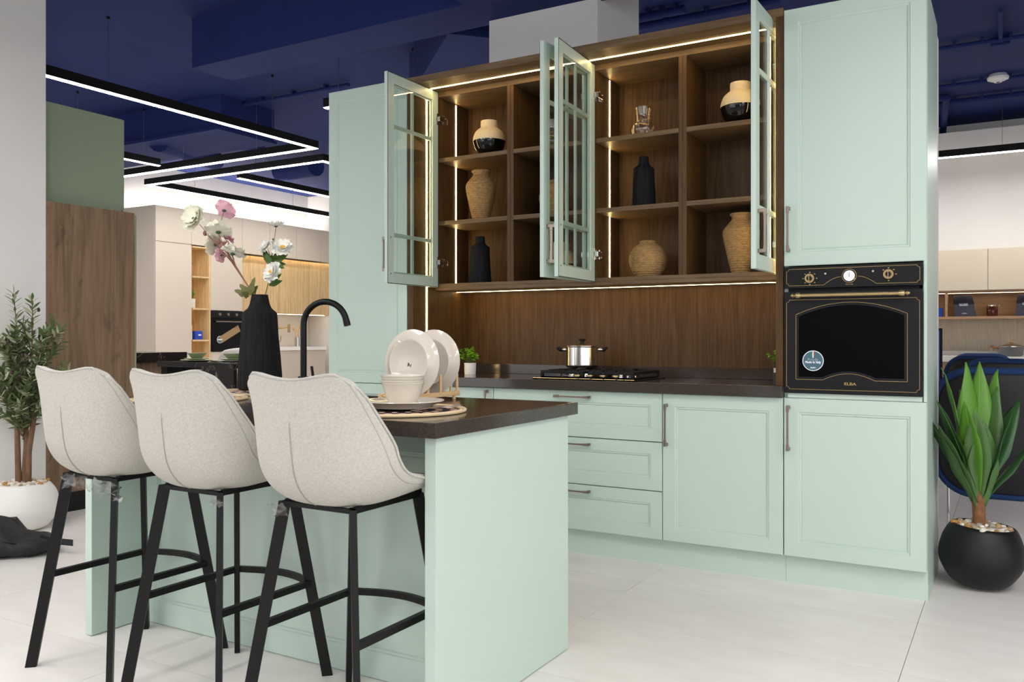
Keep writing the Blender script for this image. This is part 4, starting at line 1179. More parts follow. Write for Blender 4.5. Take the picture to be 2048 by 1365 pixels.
# ================================================================== BAR STOOLS
def catmull(P, n):
    Q = [P[0]] + list(P) + [P[-1]]; out = []; dim = len(P[0])
    for i in range(1, len(Q) - 2):
        for k in range(n):
            t = k / n; p0, p1, p2, p3 = Q[i - 1], Q[i], Q[i + 1], Q[i + 2]
            out.append(tuple(.5 * (2 * p1[j] + (p2[j] - p0[j]) * t + (2 * p0[j] - 5 * p1[j] + 4 * p2[j] - p3[j]) * t * t + (-p0[j] + 3 * p1[j] - 3 * p2[j] + p3[j]) * t ** 3) for j in range(dim)))
    out.append(tuple(Q[-2])); return out
def stool_shell():
    #        y      z     half-width edge-lift
    C = catmull([(.215, .690, .185, .012), (.185, .708, .205, .02), (.07, .703, .222, .034), (-.05, .696, .229, .065), (-.135, .705, .230, .105), (-.185, .750, .226, .120), (-.207, .835, .216, .098), (-.222, .925, .204, .066), (-.234, .985, .195, .046), (-.240, 1.020, .186, .036)], 4)
    nr = len(C); nc = 17
    tang = []
    for i in range(nr):
        a = C[max(0, i - 1)]; b = C[min(nr - 1, i + 1)]; d = Vector((0, b[0] - a[0], b[1] - a[1])).normalized(); tang.append(d)
    inner = []
    for i, (y, z, w, e) in enumerate(C):
        d = Vector((0, 0, 0))
        for k in range(i - 9, i + 10): d += tang[min(max(k, 0), nr - 1)]
        d.normalize(); nin = Vector((0, d.z, -d.y))      # towards the sitter
        row = []
        for j in range(nc):
            s = j / (nc - 1) * 2 - 1
            sm = math.copysign(abs(s) ** .92, s)
            lift = e * abs(s) ** 3.1
            p = Vector((w * sm, y, z)) + nin * lift
            if i > nr - 7:                             # soft dip and rounded corners along the top edge
                q = (i - (nr - 7)) / 6
                p.z += q * (.008 * math.cos(s * PI * 1.15) * -1 - .028 * max(0, abs(s) - .72) / .28)
            row.append(p)
        inner.append(row)
    outer = []
    for i in range(nr):
        row = []
        for j in range(nc):
            a = inner[min(i + 1, nr - 1)][j] - inner[max(i - 1, 0)][j]
            b = inner[i][min(j + 1, nc - 1)] - inner[i][max(j - 1, 0)]
            nn = a.cross(b).normalized()
            s = abs(j / (nc - 1) * 2 - 1); f = i / (nr - 1)
            th = .024 + .026 * (1 - s ** 3) * math.sin(PI * min(1, f * 1.05 + .05)) 
            row.append(inner[i][j] + nn * th)
        outer.append(row)
    return inner, outer, nr, nc
inner, outer, nr, nc = stool_shell()
cI = inner[nr // 3][nc // 2]; cO = outer[nr // 3][nc // 2]
if cO.z > cI.z:      # the offset must lie on the underside
    outer = [[inner[i][j] * 2 - outer[i][j] for j in range(nc)] for i in range(nr)]
def make_stool(label):
    t = thing('bar_stool', label, 'stool', (0, 0, 0), 0, 'pale grey upholstered bar stools')
    mb = MB(); mb.grid(inner); mb.grid(outer)
    o2 = nr * nc
    border = [(0, j) for j in range(nc)] + [(i, nc - 1) for i in range(1, nr)] + [(nr - 1, j) for j in range(nc - 2, -1, -1)] + [(i, 0) for i in range(nr - 2, 0, -1)]
    ids = [i * nc + j for i, j in border]; m = len(ids)
    for k in range(m):
        a, b = ids[k], ids[(k + 1) % m]; mb.f.append((a, b, b + o2, a + o2)); mb.mi.append(0)
    sh = mb.build('seat_shell', fabric, t, local=True, smooth=True, angle=85)
    ss = sh.modifiers.new('subdivision', 'SUBSURF'); ss.levels = 1; ss.render_levels = 2
    # stitched piping round the rim, on the outer side
    def rim(i, j):
        ii = min(max(i, 0), nr - 1); jj = min(max(j, 0), nc - 1)
        return outer[ii][jj].lerp(inner[ii][jj], .25)
    MB().tube([rim(i, j) for i, j in border], .0035, 8, True).build('piping', fabric, sh, local=True, smooth=True)
    inset = [(1, j) for j in range(1, nc - 1)] + [(i, nc - 2) for i in range(2, nr - 1)] + [(nr - 2, j) for j in range(nc - 3, 0, -1)] + [(i, 1) for i in range(nr - 3, 1, -1)]
    MB().tube([outer[i][j] .lerp(rim(i + (1 if i == nr - 2 else (-1 if i == 1 else 0)), j + (1 if j == nc - 2 else (-1 if j == 1 else 0))), .35) for i, j in inset], .0022, 6, True).build('rim_seam', seam_m, sh, local=True, smooth=True)
    mid = nc // 2
    pts = [outer[i][mid] + (outer[i][mid] - inner[i][mid]) * .012 for i in range(int(nr * .40), int(nr * .78))]
    MB().tube(pts, [.0003] + [.0015] * (len(pts) - 2) + [.0003], 6).build('back_seam', seam_m, sh, local=True, smooth=True)
    # metal frame
    zt = .658
    mb = MB(); ax, ay = .125, .145
    mb.box(-ax - .01, ax + .01, -ay - .008, -ay + .008, zt - .012, zt).box(-ax - .01, ax + .01, ay - .008, ay + .008, zt - .012, zt + .014)
    mb.box(-ax - .008, -ax + .008, -ay + .008, ay - .008, zt - .012, zt + .004).box(ax - .008, ax + .008, -ay + .008, ay - .008, zt - .012, zt + .004)
    mb.build('seat_frame', black_metal, t, local=True)
    fx, fy = .212, .226
    def legpt(sx, sy, z):
        f = z / zt; return Vector((sx * (fx + (ax - fx) * f), sy * (fy + (ay - fy) * f), z))
    for sx in (-1, 1):
        for sy in (-1, 1):
            rad = Vector((sx, sy, 0)).normalized(); tan = Vector((-rad.y, rad.x, 0))
            a = legpt(sx, sy, 0.0); b = legpt(sx, sy, zt)
            h1 = rad * .0175; h2 = tan * .009
            vs = []
            for p in (a, b):
                vs += [p - h1 - h2, p + h1 - h2, p + h1 + h2, p - h1 + h2]
            mb = MB(); mb._add(vs, [(3, 2, 1, 0), (4, 5, 6, 7), (0, 1, 5, 4), (1, 2, 6, 5), (2, 3, 7, 6), (3, 0, 4, 7)])
            mb.build('leg', black_metal, t, local=True, bevel=.001)
    zf = .31
    for sx in (-1, 1):
        MB().bar(legpt(sx, -1, zf), legpt(sx, 1, zf), .018, .02).build('side_rail', black_metal, t, local=True)
    a = legpt(-1, 1, zf); b = legpt(1, 1, zf); rows = []
    for k in range(13):
        f = k / 12; p = a.lerp(b, f) + Vector((0, .045 * math.sin(PI * f), 0)); rows.append([p + Vector((0, -.008, -.01)), p + Vector((0, .008, -.01)), p + Vector((0, .008, .01)), p + Vector((0, -.008, .01))])
    mb = MB(); mb.grid(rows, True); mb._add(rows[0], [(0, 1, 2, 3)]); mb._add(rows[-1], [(3, 2, 1, 0)])
    mb.build('foot_rest', black_metal, t, local=True)
    return t
s1 = make_stool('pale grey upholstered bar stool nearest the olive tree, torn plastic under its seat')
SP = [(-2.675, 1.935), (-2.178, 1.935), (-1.658, 1.93)]
s2 = dup(s1, (SP[1][0], SP[1][1], 0), 0, 'middle pale grey upholstered bar stool of the three')
s3 = dup(s1, (SP[2][0], SP[2][1], 0), 0, 'pale grey upholstered bar stool in front of the plates and bowls')
s1.location = (SP[0][0], SP[0][1], 0)
# torn plastic wrap left on the stool frames
def wrap(parent, x, y, z, s, seed):
    rnd = random.Random(seed); rows = []
    for i in range(7):
        rows.append([Vector((x + (i - 3) * s * .3 + rnd.gauss(0, s * .12), y + rnd.gauss(0, s * .15), z - j * s * .22 + rnd.gauss(0, s * .1))) for j in range(5)])
    mb = MB(); mb.grid(rows); mb.build('plastic_wrap', plastic_wrap, parent, local=True, smooth=True)
wrap(s1, -.1, -.165, .655, .05, 3); wrap(s1, -.03, -.165, .65, .04, 8); wrap(s1, .06, -.165, .65, .05, 4); wrap(s1, .125, -.165, .645, .06, 5)
wrap(s2, .13, -.165, .64, .03, 6); wrap(s3, -.13, -.17, .655, .04, 7)
# ================================================================== POTTED PLANTS ON THE FLOOR
peb_me = []
for k, pm in enumerate(pebble_ms):
    rnd = random.Random(k); mb = MB()
    mb.lathe([(0, -1), (.6, -.75), (1, 0), (.62, .72), (0, 1)], (0, 0, 0), 9, Matrix.Diagonal((1, .78, .6, 1)))
    peb_me.append(mb.mesh('pebble', pm, True, 80))
def pebbles(parent, c, r, z, n, size, seed, tilt=None):
    rnd = random.Random(seed)
    for k in range(n):
        q = r * math.sqrt((k + .5) / n); a = k * 2.39996 + rnd.uniform(-.2, .2)
        o = bpy.data.objects.new('pebble', rnd.choice(peb_me)); COL.objects.link(o); o.parent = parent
        s = size * rnd.uniform(.75, 1.25)
        p = Vector((q * math.cos(a), q * math.sin(a), z + rnd.uniform(-.2, .5) * size))
        if tilt is not None: p = tilt @ p
        o.location = p; o.scale = (s, s, s); o.rotation_euler = (rnd.uniform(-.5, .5), rnd.uniform(-.5, .5), rnd.uniform(0, 6.28))
# --- dracaena in the black pot
DX, DY = -.135, 4.4
t = thing('potted_dracaena', 'broad leaved green plant in a black round pot beside the oven cabinet', 'plant', (DX, DY, 0))
tilt = Matrix.Rotation(.07, 4, 'Y') 
pr = [(0, .004)] + spline([(.075, .0), (.12, .018), (.164, .085), (.173, .14), (.161, .205), (.14, .252), (.128, .266)], 6) + [(.122, .268), (.118, .262), (.13, .24), (0, .225)]
Tm = Matrix.Translation((0, 0, .012)) @ tilt
MB().lathe(pr, (0, 0, 0), 48, Tm).build('pot', black_pot, t, local=True, smooth=True)
pebbles(t, None, .119, .259, 95, .0175, 3, Tm)
mb = MB().tube([(.0, 0, .23), (.002, 0, .3), (0, 0, .38), (0, 0, .47)], [.029, .026, .027, .024], 12)
mb.build('stem', trunk_m, t, local=True, smooth=True)
def dracaena_leaf(ang, lean, L, W, m, z0=.36, bend=.5, tipcurl=0.0, twist=0.0, seed=0):
    """ang = compass direction in camera frame (0 right, 90 away), lean = outward lean at the tip"""
    d = (_R * math.cos(math.radians(ang)) + _F * math.sin(math.radians(ang)))
    side0 = Vector((-d.y, d.x, 0)); rows = []; rib = []; n = 16
    p = Vector((0, 0, z0)) + d * .012; th = math.radians(lean * (1 - bend) + 4)
    for i in range(n):
        f = i / (n - 1)
        w = W * min(1, .3 + 1.7 * f) * max(.03, 1 - max(0, (f - .42) / .58) ** 2.0)
        tw = twist * f; dirv = d * math.sin(th) + Vector((0, 0, 1)) * math.cos(th)
        nn = dirv.cross(side0).normalized()
        sd = (side0 * math.cos(tw) + nn * math.sin(tw)); n2 = dirv.cross(sd).normalized()
        v = .32 * w * (1 - .5 * f)
        wv = .05 * W * math.sin(f * 17 + seed)
        rows.append([p - sd * w - n2 * (v + wv), p - sd * w * .5 - n2 * v * .35, p, p + sd * w * .5 - n2 * v * .35, p + sd * w - n2 * (v - wv)])
        rib.append(p.copy() - n2 * .0004)
        th += math.radians(lean * bend) * (f ** .8) / (n - 1) * 2 + (math.radians(tipcurl) / 3 if f > .8 else 0)
        p = p + dirv * (L / (n - 1))
    mb = MB(); mb.grid(rows)
    lf = mb.build('leaf', m, t, local=True, smooth=True, angle=60)
    sm = lf.modifiers.new('thickness', 'SOLIDIFY'); sm.thickness = .0012
    MB().tube(rib, [.0026 * (1 - .75 * k / (n - 1)) for k in range(n)], 6).build('midrib', leaf_rib, lf, local=True, smooth=True)
for k, a in enumerate([
    # ang, lean, L, W, mat, z0, bend, tipcurl
    (100, 4, .55, .036, leaf_light, .44, .6, 25), (155, 13, .54, .032, leaf_light, .44, .5, 30), (60, 8, .54, .036, leaf_light, .46, .5, 40),
    (35, 15, .52, .030, leaf_light, .46, .4, 60), (20, 10, .45, .036, leaf_mid, .44, .4, 10), (120, 7, .45, .036, leaf_mid, .42, .5, 10),
    (185, 24, .44, .032, leaf_dark, .42, .4, 8), (175, 33, .46, .030, leaf_dark, .41, .35, 8), (195, 30, .40, .033, leaf_mid, .38, .35, 5),
    (262, 3, .38, .040, leaf_mid, .36, .2, 3), (235, 9, .40, .034, leaf_mid, .40, .2, 5),
    (215, 13, .42, .034, leaf_light, .42, .4, 5), (325, 16, .40, .036, leaf_dark, .40, .4, 5), (15, 28, .46, .036, leaf_dark, .42, .4, 12),
    (350, 42, .42, .036, leaf_dark, .39, .35, 6), (40, 22, .42, .034, leaf_dark, .44, .4, 10)]):
    dracaena_leaf(a[0], a[1] * 1.12, a[2] * 1.03 + .01, a[3] * 1.66, a[4], a[5] - .005, a[6], a[7], twist=.25 * math.sin(k * 2.1), seed=k)
# --- olive tree in the white pot
OXp, OYp = -5.005, 2.92
t = thing('potted_olive_tree', 'olive tree in a white round pot by the white pier', 'plant', (OXp, OYp, 0))
pr = [(0, .003)] + spline([(.085, .0), (.13, .02), (.178, .095), (.186, .15), (.172, .215), (.145, .258), (.132, .268)], 6) + [(.125, .27), (.12, .262), (0, .245)]
MB().lathe(pr, (0, 0, 0), 48).build('pot', white_pot_m, t, local=True, smooth=True)
pebbles(t, None, .122, .264, 80, .0185, 9)
rnd = random.Random(21)
trunks = [[(-.03, .0, .24), (-.035, 0, .42), (-.045, .01, .6), (-.035, 0, .78), (-.03, .0, .95)], [(.02, .01, .24), (.03, .0, .45), (.06, 0, .65), (.06, .01, .85), (.075, .01, 1.02)], [(-.01, .02, .24), (0, .03, .5), (-.03, .05, .75), (-.05, .05, .98)]]
def camloc(p): return _R * p[0] + _F * p[1] + Vector((0, 0, p[2]))
for k, tr in enumerate(trunks):
    MB().tube([camloc(p) for p in tr], [.018, .016, .0145, .013, .012][:len(tr)], 10).build('trunk', olive_bark, t, local=True, smooth=True)
def olive_branch(base, tip, seed):
    r2 = random.Random(seed); mb = MB(); base = Vector(base); tip = Vector(tip)
    tip.x = max(tip.x, -5.165 - OXp)          # keep clear of the pier
    mid = base.lerp(tip, .5) + Vector((0, 0, .03)); pts = []
    for k in range(9):
        f = k / 8; pts.append(base.lerp(mid, f * 2) if f < .5 else mid.lerp(tip, f * 2 - 1))
    mb.use(2).tube(pts, [.004 - .0003 * k for k in range(9)], 5)
    for k in range(34):
        f = .12 + .88 * k / 33; i = min(7, int(f * 8)); p = pts[i].lerp(pts[i + 1], f * 8 - i); ax = (pts[i + 1] - pts[i]).normalized()
        a = k * 2.4 + r2.uniform(-.4, .4); s = ax.cross(Vector((.3, .1, .9))).normalized(); s = Matrix.Rotation(a, 3, ax) @ s
        dirv = (s * .8 + ax * .75 + Vector((0, 0, r2.uniform(-.15, .35)))).normalized(); L = r2.uniform(.045, .07)
        mb.use(1 if r2.random() < .28 else 0)
        up = dirv.cross(s); up = up if up.length > .1 else Vector((0, 0, 1))
        side = dirv.cross(Vector((r2.gauss(0, .5), r2.gauss(0, .5), 1))).normalized(); w = L * .145
        nn = side.cross(dirv); rows = []
        for j in range(5):
            g = j / 4; ww = w * math.sin(PI * (.08 + .87 * g)); c = p + dirv * L * g - nn * (.18 * L * g * g); rows.append([c - side * ww, c + nn * ww * .25, c + side * ww])
        if min(q.x for rw in rows for q in rw) > -5.235 - OXp: mb.grid(rows)
    return mb.build('branch', [olive_a, olive_b, olive_bark], t, local=True, smooth=True)
for k in range(62):
    tr = trunks[k % 3]; f = rnd.uniform(.38, 1.0); zz = tr[0][2] + (tr[-1][2] - tr[0][2]) * f
    bx = tr[-1][0] * f; a = rnd.uniform(0, 2 * PI); rr = rnd.uniform(.06, .22) * (1.15 - .45 * f)
    base = camloc((bx, .01, zz)); top = zz + rnd.uniform(.08, .32)
    tip = camloc((bx + rr * math.cos(a), .01 + rr * math.sin(a) * .8, min(1.36, top)))
    olive_branch(base, tip, 100 + k)
olive_branch(camloc((.07, 0, .95)), camloc((.22, 0, 1.16)), 501); olive_branch(camloc((.05, 0, 1.0)), camloc((.05, 0, 1.34)), 502); olive_branch(camloc((-.03, 0, 1.0)), camloc((-.06, 0, 1.38)), 503); olive_branch(camloc((.06, 0, .7)), camloc((.17, -.05, .82)), 504)
for p in ((.12, -.06, 1.28), (-.02, -.12, 1.1), (.18, -.03, 1.13), (.1, -.1, .86), (.0, -.12, .92), (.06, -.12, 1.02)):
    MB().ellipsoid(camloc(p), (.009, .009, .012), 10, 7).build('olive', olive_fruit, t, local=True, smooth=True)
# --- black bag on the floor
BX, BY = -4.47, 2.56
t = thing('backpack', 'black soft bag slumped on the floor in front of the white pot', 'bag', (BX, BY, 0))
rows = []
rnd = random.Random(4)
for i in range(13):
    f = i / 12; row = []
    for j in range(20):
        a = 2 * PI * j / 20; rr = math.sin(PI * (f * .94 + .03)) ** .55
        x = .21 * rr * math.cos(a) * (1 + .08 * math.sin(3 * a + f * 4)); y = .16 * rr * math.sin(a) * (1 + .06 * math.cos(2 * a))
        z = .085 * (1 - math.cos(PI * f)) * (.62 + .38 * (x < 0) + .25 * max(0, -x / .21)) 
        row.append(_R * x + _F * y + Vector((0, 0, max(.001, z + .006 * math.sin(5 * a + 7 * f)))))
    rows.append(row)
mb = MB(); mb.grid(rows, True); mb._add(rows[0], [tuple(range(20))]); mb._add(rows[-1], [tuple(range(20))])
mb.build('bag_body', bag_black, t, local=True, smooth=True, angle=60)
P = [(-.13, -.12, .1), (-.02, -.15, .105), (.07, -.13, .085), (.12, -.1, .06)]
MB().tube([_R * a + _F * b + Vector((0, 0, c)) for a, b, c in P], .004, 6).build('zip_seam', black_matt, t, local=True, smooth=True)
mb = MB(); rows = []
for k, (a, b, c) in enumerate(((.15, -.03, .09), (.2, -.03, .075), (.25, -.02, .066), (.31, -.02, .06))):
    p = _R * a + _F * b + Vector((0, 0, c)); rows.append([p + Vector((0, 0, .016)), p - Vector((0, 0, .016)), p - Vector((0, 0, .016)) + _F * .006, p + Vector((0, 0, .016)) + _F * .006])
mb.grid(rows, True); mb._add(rows[0], [(0, 1, 2, 3)]); mb._add(rows[-1], [(3, 2, 1, 0)])
mb.build('strap', bag_black, t, local=True)
mb = MB(); mb.ellipsoid(_R * -.06 + _F * -.12 + Vector((0, 0, .062)), (.12, .05, .06), 20, 10, Matrix.Rotation(CAM_YAW, 4, 'Z')); mb.build('front_pocket', bag_black, t, local=True, smooth=True)

# ================================================================== NAVY CHAIRS
def rrect(w, h, r, n=8, dip=0):
    pts = []
    for (cx, cy, a0) in ((w - r, h - r, 0), (-w + r, h - r, PI / 2), (-w + r, -h + r, PI), (w - r, -h + r, 1.5 * PI)):
        for k in range(n + 1):
            a = a0 + PI / 2 * k / n; pts.append((cx + r * math.cos(a), cy + r * math.sin(a)))
    return pts
def make_chair(label):
    t = thing('cantilever_chair', label, 'chair', (0, 0, 0), 0, 'navy upholstered cantilever chairs')
    W, Hh = .285, .335; zc = .617
    out = rrect(W, Hh, .17, 10)
    def P3(x, v, d):     # shell: curved in plan, slightly leaning; back face towards -y
        return Vector((x, -.02 + d + .16 * (x / W) ** 2 * .55 - .06 * (v / Hh) + .10 * max(0, -v / Hh - .45), zc + v))
    mb = MB()
    rings = []
    for (sc, d) in ((1.0, .005), (1.0, .045), (.95, .06), (.6, .055), (.02, .05)):
        rings.append([P3(x * sc, v * sc, d) for x, v in out])
    mb.grid(rings, True); mb.build('cushion', blue_cloth, t, local=True, smooth=True, angle=70)
    mb = MB(); rings = [[P3(x * sc, v * sc, d) for x, v in out] for (sc, d) in ((.955, .01), (.945, -.006), (.9, -.012), (.6, -.014), (.02, -.014))]
    mb.grid(rings, True); mb.build('back_shell', shell_black, t, local=True, smooth=True, angle=70)
    MB().tube([P3(x * .985, v * .985, .008) for x, v in out], .02, 10, True).build('rim_padding', blue_cloth, t, local=True, smooth=True)
    MB().box(-.06, .06, -.04, -.028, .60, .612).build('grip_slot', chrome, t, local=True)
    mb = MB(); rows = []
    for k in range(7):
        f = k / 6; y = .15 + .33 * f; rows.append([(-.23 + .02 * f, y, .46), (0, y, .45), (.23 - .02 * f, y, .46), (.23 - .02 * f, y, .40), (0, y, .385), (-.23 + .02 * f, y, .40)])
    mb.grid(rows, True); mb._add(rows[-1], [tuple(range(6))]); mb._add(rows[0], [tuple(range(6))])
    mb.build('seat', blue_cloth, t, local=True, smooth=True, angle=50)
    for s in (-1, 1):
        pts = [(s * .2, .17, .392), (s * .25, .44, .385), (s * .25, .475, .36), (s * .25, .48, .06), (s * .25, .45, .018), (s * .25, .0, .016), (s * .24, -.08, .016), (s * .19, -.13, .016), (0, -.14, .016)]
        MB().tube(catmull(pts, 4), .0125, 12).build('leg_tube', chrome, t, local=True, smooth=True)
    for s in (-1, 1):
        MB().cyl((s * .25, .38, .0), (s * .25, .38, .012), .014, n=12).build('glide', black_matt, t, local=True)
    return t
c1 = make_chair('nearest navy chair directly behind the broad leaved plant')
dup(c1, (-.07, 7.3, 0), .03, 'second navy chair from the broad leaved plant')
dup(c1, (-.25, 8.65, 0), -.04, 'third navy chair from the broad leaved plant')
dup(c1, (-.27, 9.6, 0), -.03, 'farthest navy chair before the white counter')
c1.location = (-.075, 5.08, 0)

# ================================================================== REAR RIGHT DISPLAY (beige units)
YB = 10.6
xs = [-1.42, -.83, -.237, .36, .95, 1.5]
for k in range(len(xs) - 1):
    lab = ['beige wall unit hidden behind the oven cabinet', 'beige wall unit above the blue box', 'beige wall unit above the jam jar', 'beige wall unit above the second navy bag', 'beige wall unit at the far right end'][k]
    t = thing('wall_unit', lab, 'cabinet', ((xs[k] + xs[k + 1]) / 2, 10.78, 1.632), 0, 'beige handleless wall units')
    MB().box(xs[k] + .001, xs[k + 1] - .001, YB + .02, 10.949, 1.632, 2.082).build('carcass', beige_lam, t)
    MB().box(xs[k] + .002, xs[k + 1] - .002, YB, YB + .0195, 1.634, 2.08).build('door', beige_lam, t, bevel=.002)
t = thing('open_shelf', 'long open wooden shelf under the beige wall units', 'shelf', (0, 10.78, 1.32))
MB().box(-1.42, 1.5, YB + .02, 10.949, 1.322, 1.35).build('bottom_board', oak_x, t)
MB().box(-1.42, 1.5, YB + .02, 10.949, 1.608, 1.631).build('top_board', oak_x, t)
MB().box(-1.42, 1.5, 10.93, 10.949, 1.35, 1.608).build('back_board', oak_x, t)
for x in (-1.41, -.64, 1.49): MB().box(x - .012, x + .012, YB + .02, 10.93, 1.35, 1.608).build('divider', oak_x, t)
MB().box(-1.38, 1.46, YB + .1, YB + .115, 1.6065, 1.608).build('led_strip', led_amber, t, label='amber led strip')
def paper_bag(x, y, lean, label):
    t = thing('paper_bag', label, 'bag', (x, y, 1.3505), 0, 'navy printed bags on the open shelf')
    def f(u, v, d): return (x + u + lean * v, y + d, 1.3505 + v)
    mb = MB(); rows = []
    for k in range(7):
        v = .235 * k / 6; w = .105 - .012 * (k / 6); dep = .05 * (1 - k / 6) + .004; w += .004 * math.sin(k * 2)
        rows.append([f(-w, v, -dep), f(0, v, -dep - .006), f(w, v, -dep), f(w, v, dep), f(-w, v, dep)])
    mb.grid(rows, True); mb._add(rows[0], [(0, 1, 2, 3, 4)]); mb._add(rows[-1], [(4, 3, 2, 1, 0)])
    mb.build('bag_body', navy_bag, t, smooth=True, angle=30)
    print_strokes(t, lambda u, v, d: f(u, v, d - .05 * (1 - v / .235) - .011), 0.0, .118, .085, .034, 9, sticker_grey, 3)
    print_strokes(t, lambda u, v, d: f(u, v, d - .05 * (1 - v / .235) - .011), 0.0, .03, .05, .012, 7, sticker_grey, 4)
paper_bag(-.46, 10.72, -.1, 'dark navy paper bag left of the jam jar')
paper_bag(.12, 10.72, .05, 'dark navy paper bag at the right edge of the picture')
t = thing('jam_jar', 'clip-top jar of dark jam between the navy bags', 'jar', (-.2, 10.72, 1.3505))
MB().lathe([(0, 0), (.05, 0), (.055, .006), (.055, .095), (.045, .108), (.045, .114), (0, .114)], (-.2, 10.72, 1.3505), 32).build('jar_body', amber_jam, t, smooth=True)
MB().lathe([(0, .114), (.05, .114), (.052, .12), (.05, .134), (0, .138)], (-.2, 10.72, 1.3505), 32).build('glass_lid', vase_glass, t, smooth=True)
MB().tube([(-.2 + .05 * math.cos(a), 10.72 + .05 * math.sin(a), 1.3505 + .112) for a in [2 * PI * k / 24 for k in range(24)]], .0025, 6, True).tube([(-.15, 10.72, 1.463), (-.135, 10.70, 1.475), (-.13, 10.69, 1.45)], .0025, 6).build('wire_clip', steel, t, smooth=True)
t = thing('carton', 'small blue carton at the left end of the open shelf', 'box', (-.735, 10.72, 1.3505))
MB().box(-.8, -.68, 10.68, 10.76, 1.3505, 1.45).build('box_body', box_blue, t, bevel=.001)
MB().box(-.775, -.725, 10.679, 10.68, 1.385, 1.41).build('white_print', sticker_white, t)
t = thing('rear_counter', 'white quartz counter with wooden base below the open shelf', 'counter', (0, 10.6, 0))
MB().box(-1.42, 1.5, 10.35, 10.93, .858, .92).build('worktop', quartz, t, bevel=.002)
for k in range(5): MB().box(xs[k] + .002, xs[k + 1] - .002, 10.36, 10.38, .1, .856).build('door', oak_x, t)
MB().box(-1.42, 1.5, 10.38, 10.92, .1, .856).box(-1.4, 1.48, 10.42, 10.9, 0, .1).build('carcass', oak_x, t)
t = thing('splashback', 'pale ribbed splashback above the white counter', 'splashback', (0, 10.94, .92))
mb = MB()
n = 150
rows = [[], []]
for k in range(n * 2 + 1):
    x = -1.42 + 2.92 * k / (n * 2); y = 10.938 + (.006 if k % 2 else 0)
    rows[0].append((x, y, .9705)); rows[1].append((x, y, 1.32))
mb.grid(rows); mb.build('ribbed_panel', rib_tile, t)
MB().box(-1.42, 1.5, 10.93, 10.949, .9203, .97).build('upstand', quartz, t)
t = thing('stew_pan', 'grey lidded pan with wooden handles on the white counter', 'pan', (-.02, 10.55, .9205))
q = Vector((-.02, 10.55, .9205))
MB().lathe([(0, 0), (.095, 0), (.112, .02), (.115, .095), (.118, .1), (.108, .1), (.1, .02), (0, .015)], q, 40).build('pan_body', pan_grey, t, smooth=True)
MB().lathe([(.119, .1), (.119, .106), (.09, .122), (.04, .132), (0, .133)], q, 40).build('glass_lid', steel, t, smooth=True)
MB().lathe([(0, .13), (.02, .13), (.022, .145), (.034, .152), (.03, .17), (0, .172)], q, 20).build('lid_knob', oak_x, t, smooth=True)
for s in (-1, 1): MB().tube([q + Vector((s * .112, 0, .085)), q + Vector((s * .15, 0, .092)), q + Vector((s * .195, 0, .105))], [.01, .013, .01], 10).build('side_handle', trunk_m, t, smooth=True)
t = thing('display_screen', 'thin monitor edge showing beside the oven cabinet', 'screen', (-.62, 8.3, 0))
MB().box(-1.0, -.53, 8.28, 8.31, .72, 1.2).build('bezel', black_matt, t, bevel=.004)
MB().box(-.98, -.55, 8.276, 8.28, .74, 1.18).build('screen', screen_m, t)
MB().cyl((-.77, 8.3, 0), (-.77, 8.3, .75), .02, n=14).cyl((-.77, 8.3, 0), (-.77, 8.3, .02), .18, n=24).build('stand', black_metal, t)
t = thing('sales_desk', 'green side of a desk showing beside the oven cabinet', 'desk', (-1.0, 7.96, 0))
MB().box(-1.5, -.51, 7.85, 8.08, .0, .72).build('desk_body', green_cloth, t, bevel=.01)
MB().box(-1.52, -.49, 7.83, 8.1, .72, .745).build('desk_top', green_cloth, t, bevel=.004)

# ================================================================== LEFT DISPLAY (rustic wood and sage units)
t = thing('rustic_end_panel', 'rustic brown wood end panel with black plinth by the white pier', 'panel', (-5.4, 3.5, 0))
MB().box(-5.56, -5.241, 3.197, 3.828, .125, 1.978).build('wood_panel', rustic, t)
MB().box(-5.56, -5.2415, 3.8285, 3.842, .125, 1.965).build('sage_edge', sage, t)
MB().box(-5.56, -5.243, 3.198, 3.84, 0, .1245).build('plinth', black_matt, t)
t = thing('sage_wall_unit', 'sage green wall unit above the rustic wood panel', 'cabinet', (-5.4, 3.5, 1.985))
MB().box(-5.62, -5.3, 3.197, 3.772, 1.985, 2.62).build('side_panel', sage, t)
MB().box(-5.62, -5.302, 3.773, 3.79, 2.0, 2.618).build('door_edge', sage, t)
MB().box(-5.42, -5.31, 3.7725, 3.786, 1.981, 1.999).build('hinge_bracket', black_metal, t)
